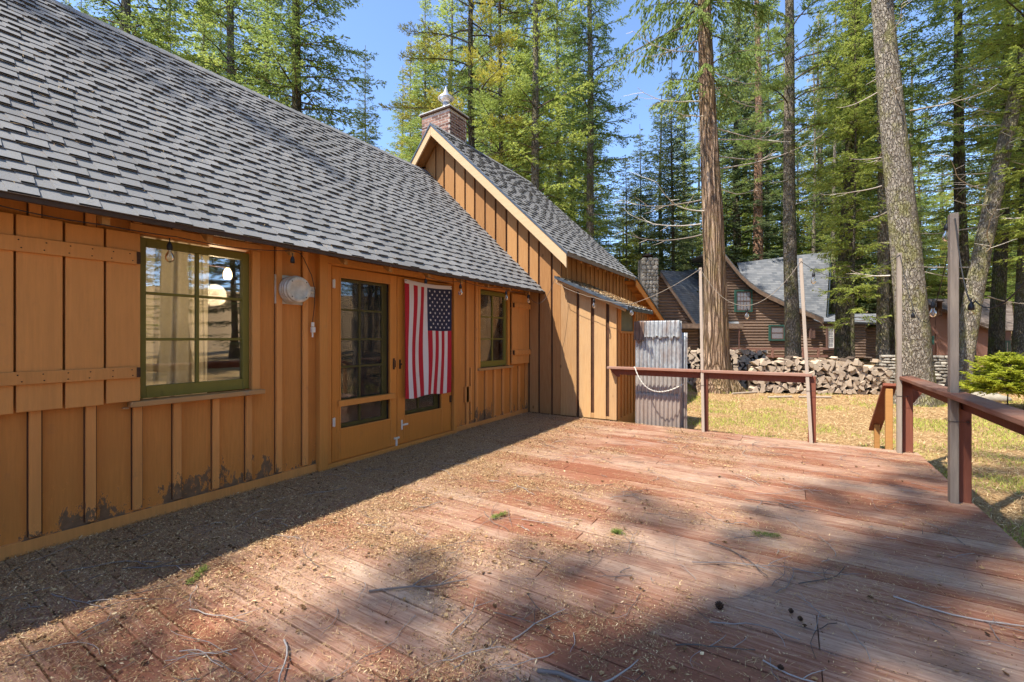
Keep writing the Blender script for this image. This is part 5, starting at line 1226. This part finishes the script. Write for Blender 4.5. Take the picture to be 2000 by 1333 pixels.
def forest_tree(px, d, ty):
    k_ = rf.choice(['firA', 'firB', 'firB', 'firC', 'cedarB', 'pineB', 'firD'])
    H = (1.5-GZ) + (660-ty)*d/FPX; s = H/HH[k_]
    p = GP(px, d); p.z = float(ground_h(np.array(p.x), np.array(p.y)))-.05; H -= p.z-GZ; s = max(.25, H/HH[k_])
    zn = ['over the main roof ridge', 'in the open sky gap left of the brick chimney', 'behind the brick chimney', 'above the upper half of the wing roof', 'above the lower half of the wing roof', 'beyond the stone chimney', 'just left of the big cedar trunk', 'between the cedar and the log house ridge', 'right above the log house roof', 'beyond the low boughs by the porch', 'around the biggest trunk', 'above the brown cabin roof', 'beyond the bright sapling'][int(np.searchsorted([600, 780, 900, 1030, 1180, 1290, 1385, 1480, 1570, 1690, 1800, 1930], px))]
    dz = 'front row' if d < 36 else 'second row' if d < 44 else 'third row' if d < 54 else 'rear row'
    r = empty('forest_tree', p, FL[k_] % dz + ' ' + zn, 'tree', {'firA': 'mid green forest firs', 'firB': 'bright forest firs', 'firC': 'dark forest firs', 'cedarB': 'olive forest conifers', 'pineB': 'forest pines', 'firD': 'low bushy forest firs'}[k_])
    r.rotation_euler = (0, 0, rf.uniform(0, 6.28)); sx = min(max(s, .75), 1.25)*rf.uniform(1.1, 1.5); r.scale = (sx, sx, s)
    for nm, me in (('trunk', FT[k_]), ('crown', K[k_])):
        o_ = bpy.data.objects.new(nm, me); COL.objects.link(o_); o_.parent = r
    return r
for i in range(62):
    px = -60 + (i*0.6180339 % 1)*2140
    if px < 600 and rf.random() < .45: continue
    forest_tree(px, rf.uniform(34, 62), topy(px, rf))
for i in range(34):
    px = 1180 + (i*0.6180339 % 1)*880; d_ = rf.uniform(33, 46); forest_tree(px, d_, rf.uniform(380, 520))
for i in range(26):
    px = 600 + (i*0.6180339 % 1)*1450; d_ = rf.uniform(62, 95); forest_tree(px, d_, min(max(topy(px, rf)+120, 250), 500))
for px, d_, ty in ((830, 27, 60), (880, 29, -40), (960, 28, -60), (1010, 27, 20), (1090, 29, -40), (1120, 31, 60), (60, 24, -60), (330, 25, -60), (400, 28, 0), (520, 27, -80), (1440, 33, 0), (1500, 36, -40), (1600, 34, 40), (1660, 30, -60), (1780, 30, 60)):
    forest_tree(px, d_, ty)
for i in range(58):
    az_ = -58 + 205*(i*.6180339 % 1); az_ = R_(az_); dd = rf.uniform(24, 58)      # bearings outside the picture, right and behind
    x_, y_ = 4.3 + dd*math.cos(az_ - .35), dd*math.sin(az_ - .35)
    fwd = (x_-DX)*FW.x + y_*FW.y; lt = (x_-DX)*RT.x + y_*RT.y
    if (fwd > 0 and abs(lt)/fwd < 1.2) or x_ < 1: continue
    k_ = rf.choice(['firA', 'firB', 'firC', 'pineB', 'firD']); p = Vector((x_, y_, float(ground_h(np.array(x_), np.array(y_)))-.05)); sc_ = rf.uniform(.8, 1.2)
    r = empty('forest_tree', p, 'conifer outside the picture, seen only mirrored in the window panes', 'tree', 'trees mirrored in the window panes'); r.scale = (sc_*1.2, sc_*1.2, sc_); r.rotation_euler = (0, 0, rf.uniform(0, 6.28))
    for nm, me in (('trunk', FT[k_]), ('crown', K[k_])):
        o_ = bpy.data.objects.new(nm, me); COL.objects.link(o_); o_.parent = r
# trees behind and right of the camera: they shade the deck and stand in the window reflections
for i, (x, y, H, key, cr) in enumerate(((-2.8, -9.4, 26, 'pineA', .8), (-8.2, -8.5, 25, 'pineB', .7), (-.48, -6.0, 34, 'pineB', .5), (6.6, -6.5, 24, 'pineB', .6), (9.0, 2.5, 26, 'firA', .8), (11.5, 6.2, 27, 'firB', .9), (13.5, 9.5, 27, 'firA', .9), (16, 14, 26, 'firB', 1), (-3.4, -11.6, 30, 'pineB', .6), (10.6, 12.2, 26, 'cedarA', .8), (17, 4, 26, 'firC', 1), (20, 9, 26, 'firA', 1))):
    T('yard_tree', 'tall conifer outside the picture on the camera side of the yard', 0, 12, 66 if i == 2 else 34, H, key, pos=(x, y), coff=8.5 if i == 2 else 0, near=i in (2, 4, 5, 6, 8), bark='bark_fir', cz=(cr, 1), group='conifers around the camera side of the yard')

# ------------------------------------------------------------------ litter, needles, twigs, grass
def duff_density(x, y):
    n1 = vnoise(x*1.3, y*1.3, x*0, 21)*.5 + vnoise(x*3.3, y*3.3, x*0, 22)*.28 + vnoise(x*9, y*9, x*0, 23)*.22
    strip = np.clip(1.55 - x/1.45, 0, 1)
    patch = np.clip((n1-.44)*3.4, 0, 1)**1.3*np.clip(1.25-(x-1.2)/2.7, 0.10, 1)
    return np.clip(np.maximum(strip*(.45+.75*n1), patch*.9)+.015, 0, 1)
def scatter(n, seed, xr=(.03, 5.58), yr=(.15, 7.36), dens=duff_density):
    g = np.random.default_rng(seed); X = g.uniform(*xr, n); Y = g.uniform(*yr, n); k = g.random(n) < dens(X, Y); return g, X[k], Y[k]
def flat_dirs(g, n, tilt):
    a = g.uniform(0, 6.283, n); u = np.stack([np.cos(a), np.sin(a), g.normal(0, tilt, n)], 1); v = np.stack([-np.sin(a), np.cos(a), g.normal(0, tilt, n)], 1); return u, v
g, X, Y = scatter(430000, 1); n = len(X); u, v = flat_dirs(g, n, .38)
D_ = duff_density(X, Y); Zc = .004 + g.random(n)**2*.022*D_ + .003
sz = g.uniform(.35, 1.2, n)[:, None]; P, F = rhombs(np.stack([X, Y, Zc], 1), u*.0058*sz*g.uniform(.7, 2.0, n)[:, None], v*.0027*sz)
big_ = (P, F)
g, X, Y = scatter(700000, 7, dens=lambda x, y: np.clip(duff_density(x, y)*1.0+.02, 0, 1)); n = len(X); u, v = flat_dirs(g, n, .3)
P2, F2 = rhombs(np.stack([X, Y, .003+g.random(n)*.008*duff_density(X, Y)], 1), u*g.uniform(.002, .0065, n)[:, None], v*g.uniform(.001, .003, n)[:, None])
rn = np.r_[np.clip(rng.normal(.5, .27, len(F)), 0, 1), np.clip(rng.normal(.40, .22, len(F2)), 0, 1)]
P, F = np.concatenate([P, P2]), np.concatenate([F, F2+len(P)])
o = np_mesh('leaf_litter', P, F, M['litter'], rn); tag(o, 'dry brown leaf and bark litter lying on the deck along the wall and in patches', 'leaf litter', kind='stuff')
dn2 = lambda x, y: np.clip((.35+1.5*np.clip(vnoise(x*7, y*7, x*0, 51)-.35, 0, 1))*duff_density(x, y)*.75 + .10*vnoise(x*2, y*2, x*0, 31) + np.clip(vnoise(x*.9+4, y*.9, x*0, 33)-.58, 0, 1)*1.0, 0, 1)
g, X, Y = scatter(280000, 2, dens=dn2); n = len(X); u, v = flat_dirs(g, n, .09)
P, F = rhombs(np.stack([X, Y, .006+g.random(n)*.012], 1), u*g.uniform(.012, .038, n)[:, None], v*.0008); o = np_mesh('fallen_needles', P, F, M['needle']); tag(o, 'scattered pine needles lying on the deck boards', 'needles', kind='stuff')
g, X, Y = scatter(9000, 9); n = len(X); V = []; F = []; Rr = []
for i in range(n):
    a = g.uniform(0, 6.283); L_ = g.uniform(.008, .020); W_ = L_*g.uniform(.35, .7); c_, s__ = math.cos(a), math.sin(a); lift = g.uniform(.004, .014); b0 = len(V)
    for (p_, q_, h_) in ((-1, 0, lift*.6), (-.3, 1, lift), (-.3, -1, lift*g.uniform(.2, 1)), (.4, .9, lift*1.1), (.4, -.8, lift*.3), (1, 0, .002+lift*g.uniform(0, 1))): V.append((X[i]+L_*p_*c_-W_*q_*s__, Y[i]+L_*p_*s__+W_*q_*c_, .004+h_))
    V.append((X[i], Y[i], .004)); m0 = b0+6; F += [(b0, b0+2, m0, b0+1), (b0+1, m0, b0+4, b0+3), (m0, b0+2, b0+4, b0+4), (b0+3, b0+4, b0+5, b0+5)]; Rr += [min(1, max(0, g.normal(.33, .2)))]*4
F = [(f[0], f[1], f[2], f[3]) if f[2] != f[3] else f[:3] for f in F]
me = bpy.data.meshes.new('fallen_leaves'); me.from_pydata(V, [], F); me.materials.append(M['litter']); at = me.attributes.new('rnd', 'FLOAT', 'FACE'); at.data.foreach_set('value', Rr)
o = bpy.data.objects.new('fallen_leaves', me); COL.objects.link(o); tag(o, 'curled brown leaf and cone scales strewn through the litter on the deck', 'leaf litter', kind='stuff')
# litter on the little shed roof and some on the main roof
g = np.random.default_rng(5); n = 9000; X = g.uniform(.74, 1.95, n); Y = g.uniform(7.2, 8.66, n)**1; k = g.random(n) < np.clip((Y-7.25)*1.2+.1, 0, 1); X, Y = X[k], Y[k]; n = len(X); u, v = flat_dirs(g, n, .3)
Zs = 2.505-.452*(X-.72)+.022; P, F = rhombs(np.stack([X, Y, Zs+g.random(n)*.015], 1), u*.016, v*.006); o = np_mesh('roof_litter', P, F, M['litter']); tag(o, 'pale needle litter lying on the small shed roof', 'litter', kind='stuff')
g = np.random.default_rng(15); n = 1600; sl = g.uniform(0, 4.0, n); X = .38-sl*.7214; Y = g.uniform(-1, 7.3, n); a_ = g.uniform(0, 6.283, n); up_ = np.array([-.7214, 0, .6925]); al_ = np.array([0, 1, 0]); nn_ = np.array([.6925, 0, .7214])
dv_ = np.cos(a_)[:, None]*al_ + np.sin(a_)[:, None]*up_; dw_ = -np.sin(a_)[:, None]*al_ + np.cos(a_)[:, None]*up_
P, F = rhombs(np.stack([X, Y, RZ(X)], 1)+nn_*.022, dv_*g.uniform(.012, .045, n)[:, None], dw_*.0014); o = np_mesh('roof_needles', P, F, M['needle']); tag(o, 'few dry needles lying on the main roof shingles', 'needles', kind='stuff')
def twig(mb, p, ln, ang, seed, r0=.004, kink=.3, forks=2):
    r = random.Random(seed); p = Vector(p); pts = [p]; a = ang
    for i in range(7):
        a += r.uniform(-kink, kink); pts.append(pts[-1]+Vector((math.cos(a)*ln/7, math.sin(a)*ln/7, r.uniform(-.004, .006)))); 
        pts[-1].z = max(pts[-1].z, p.z-.002)
        if forks and i in (2, 4) and r.random() < .8:
            b_ = a + r.choice([-1, 1])*r.uniform(.4, .9); q = [pts[-1]]
            for k_ in range(4): b_ += r.uniform(-.25, .25); q.append(q[-1]+Vector((math.cos(b_)*ln*.09, math.sin(b_)*ln*.09, .003)))
            mb.tube(q, [r0*.6, r0*.5, r0*.45, r0*.35, r0*.25], 5)
    mb.tube(pts, [r0*(1-.07*i) for i in range(8)], 6)
def GD(px, py, z=.012):
    d = FPX*(H0-z)/(py-HY); p = C(px, 660, d); p.z = z; return p
tw = [((1050, 1310), .62, .35, .009, 'thick grey stick lying at the bottom middle of the picture'), ((720, 1155), .55, .9, .008, 'straight thick dead twig on the litter patch left of centre'),
      ((115, 1118), .55, 1.0, .006, 'pale forked twig in the eave shadow near the bottom left'), ((240, 1110), .45, .9, .006, 'pale bent twig at the edge of the eave shadow'),
      ((100, 1160), .4, .2, .005, 'curved grey twig in the eave shadow, lowest on the left'), ((1385, 1060), .5, .0, .006, 'arched dark twig left of the green sprig'),
      ((1352, 1098), .62, .25, .005, 'branched dark twig in the dappled light right of centre'), ((1560, 1140), .45, .9, .005, 'forked twig on the shaded boards right of centre'),
      ((1745, 1165), .8, -.3, .006, 'long dark twig pointing to the lower right corner'), ((1320, 1260), .35, .9, .005, 'y-shaped pale twig near the bottom between the two lower sticks'),
      ((1000, 1250), .35, 1.3, .005, 'bent dark twig above the thick grey stick'), ((555, 1250), .45, -.2, .006, 'crooked pale twig on the lower left boards'),
      ((460, 1030), .35, 1.7, .004, 'small pale twig standing out in the wall shadow'), ((1455, 975), .4, -.1, .005, 'thin branched twig on the boards in the middle distance'),
      ((1490, 1290), .35, -.6, .005, 'thin dark twig at the bottom right of centre'), ((880, 1240), .3, 1.9, .004, 'upright crooked twig on the litter right of the stick'),
      ((1385, 1215), .4, .1, .005, 'short dark twig crossing the shaded board seams'), ((370, 1190), .4, .6, .004, 'fine pale twig on the sunlit litter at lower left')]
for i, (q, ln, an, r0, lb) in enumerate(tw):
    b = MB(); p = GD(*q); twig(b, p, ln, an, 40+i, r0*.8 if i else r0); o = b.build('twig', M['twig']); rebase(o, p); tag(o, lb, 'twig', 'dead twigs fallen on the deck')
b = MB(); rt_ = random.Random(9)
for i in range(420):
    x, y = rt_.uniform(.3, 5.4), rt_.uniform(.3, 7.2); twig(b, (x, y, .010), rt_.uniform(.06, .42), rt_.uniform(0, 6.28), 200+i, rt_.uniform(.0009, .0030), .35, 1)
o = b.build('small_twigs', M['twig']); tag(o, 'countless tiny twigs strewn over the deck', 'twigs', kind='stuff')
for i, (q, lb) in enumerate((((1495, 1045), 'dark green needle sprig in the dappled light right of centre'), ((975, 1008), 'green needle sprig lying left of the middle of the deck'), ((385, 1125), 'yellow green needle sprig at the edge of the eave shadow'), ((1205, 1040), 'tiny light green sprig near the middle of the deck'))):
    g = np.random.default_rng(60+i); n = 260; p = GD(*q); s_ = [.16, .14, .2, .06][i]; tt = g.random(n); an = .3+i
    ctr = np.stack([p.x+(tt-.5)*s_*math.cos(an)+g.normal(0, .012, n), p.y+(tt-.5)*s_*math.sin(an)+g.normal(0, .012, n), .010+g.random(n)*.018], 1); u, v = flat_dirs(g, n, .5)
    P, F = rhombs(ctr, u*.014, v*.0016); o = np_mesh('needle_sprig', P, F, M['moss']); rebase(o, (p.x, p.y, .01)); tag(o, lb, 'sprig', 'fallen green sprigs')
for i, (q, lb) in enumerate((((1405, 1192), 'dark pine cone on the boards left of the shaded lower right corner'), ((1545, 1200), 'small light brown cone on the shaded boards'), ((1563, 1215), 'small dark cone beside the light brown one'), ((1525, 1312), 'dark cone at the tip of the thin twig near the bottom edge'))):
    p = GD(*q, .0); b = MB(); s_ = .022 if i == 0 else .013
    for k_ in range(7):
        h_ = s_*.3*k_; rr_ = s_*math.sin(.5+k_*.42)*.9
        for j in range(8): a = j*.785+k_*.4; c = p+Vector((0, 0, h_+.004)); b.add([c, c+Vector((math.cos(a-.3)*rr_, math.sin(a-.3)*rr_, .003)), c+Vector((math.cos(a)*rr_*1.25, math.sin(a)*rr_*1.25, .009*s_/.03)), c+Vector((math.cos(a+.3)*rr_, math.sin(a+.3)*rr_, .003))], [(0, 1, 2, 3)])
    o = b.build('pine_cone', M['rust']); rebase(o, p); tag(o, lb, 'pine cone', 'cones on the deck')
# yard: grass tufts and needles
def yard(n, seed, f):
    g = np.random.default_rng(seed); d = 2.6 + 21*g.random(n)**1.55; px = g.uniform(1180, 2150, n); 
    lat = (px-1000)/FPX*d; X = CAM.x+FW.x*d+RT.x*lat; Y = CAM.y+FW.y*d+RT.y*lat
    ok = ~((X < 5.75) & (Y < 7.5)) & ~((X < 1.9) & (Y < 8.6)); dens = f(X, Y); ok &= g.random(n) < dens; return g, X[ok], Y[ok], d[ok]
gd = lambda x, y: np.clip((vnoise(x*.8, y*.8, x*0, 41)*.6+vnoise(x*2.3, y*2.3, x*0, 42)*.4-.51)*5, .015, 1)
g, X, Y, d = yard(170000, 4, gd); n = len(X); Zg = ground_h(X, Y); hgt = g.uniform(.015, .055, n)*(1+.03*d); lean = g.normal(0, .5, (n, 2)); a = g.uniform(0, 6.283, n)
U = np.stack([lean[:, 0]*hgt, lean[:, 1]*hgt, hgt], 1)*.6; W = np.stack([np.cos(a), np.sin(a), a*0], 1)*(.0018+.00025*d)[:, None]
P, F = rhombs(np.stack([X, Y, Zg], 1)+U, U, W); o = np_mesh('grass', P, F, M['grassblade']); tag(o, 'thin yellow green grass growing through the needle covered yard', 'grass', kind='stuff')
g, X, Y, d = yard(170000, 6, lambda x, y: np.clip(1.1-gd(x, y), .2, 1)); n = len(X); Zg = ground_h(X, Y); u, v = flat_dirs(g, n, .3)
P, F = rhombs(np.stack([X, Y, Zg+.004+g.random(n)*.015], 1), u*g.uniform(.02, .05, n)[:, None], v*(.0016+.0003*d)[:, None]); o = np_mesh('needle_carpet', P, F, M['needle']); tag(o, 'orange brown needle carpet over the yard', 'needles', kind='stuff')
by = {}
for o in bpy.data.objects:
    if o.get('group') and o.parent is None and o.name.startswith('forest_tree') and 'mirrored' not in o['label']: by.setdefault(o['label'], []).append(o)
for lb, os_ in by.items():
    if len(os_) > 1:
        os_.sort(key=lambda o: (Vector(o.location)-CAM).dot(RT)/(Vector(o.location)-CAM).dot(FW))
        for i, o in enumerate(os_): o['label'] = lb + ', ' + (['left', 'right'] if len(os_) == 2 else ['leftmost', 'middle', 'rightmost', 'farthest right'])[i]
print('logs', nlog, 'objects', len(bpy.data.objects))
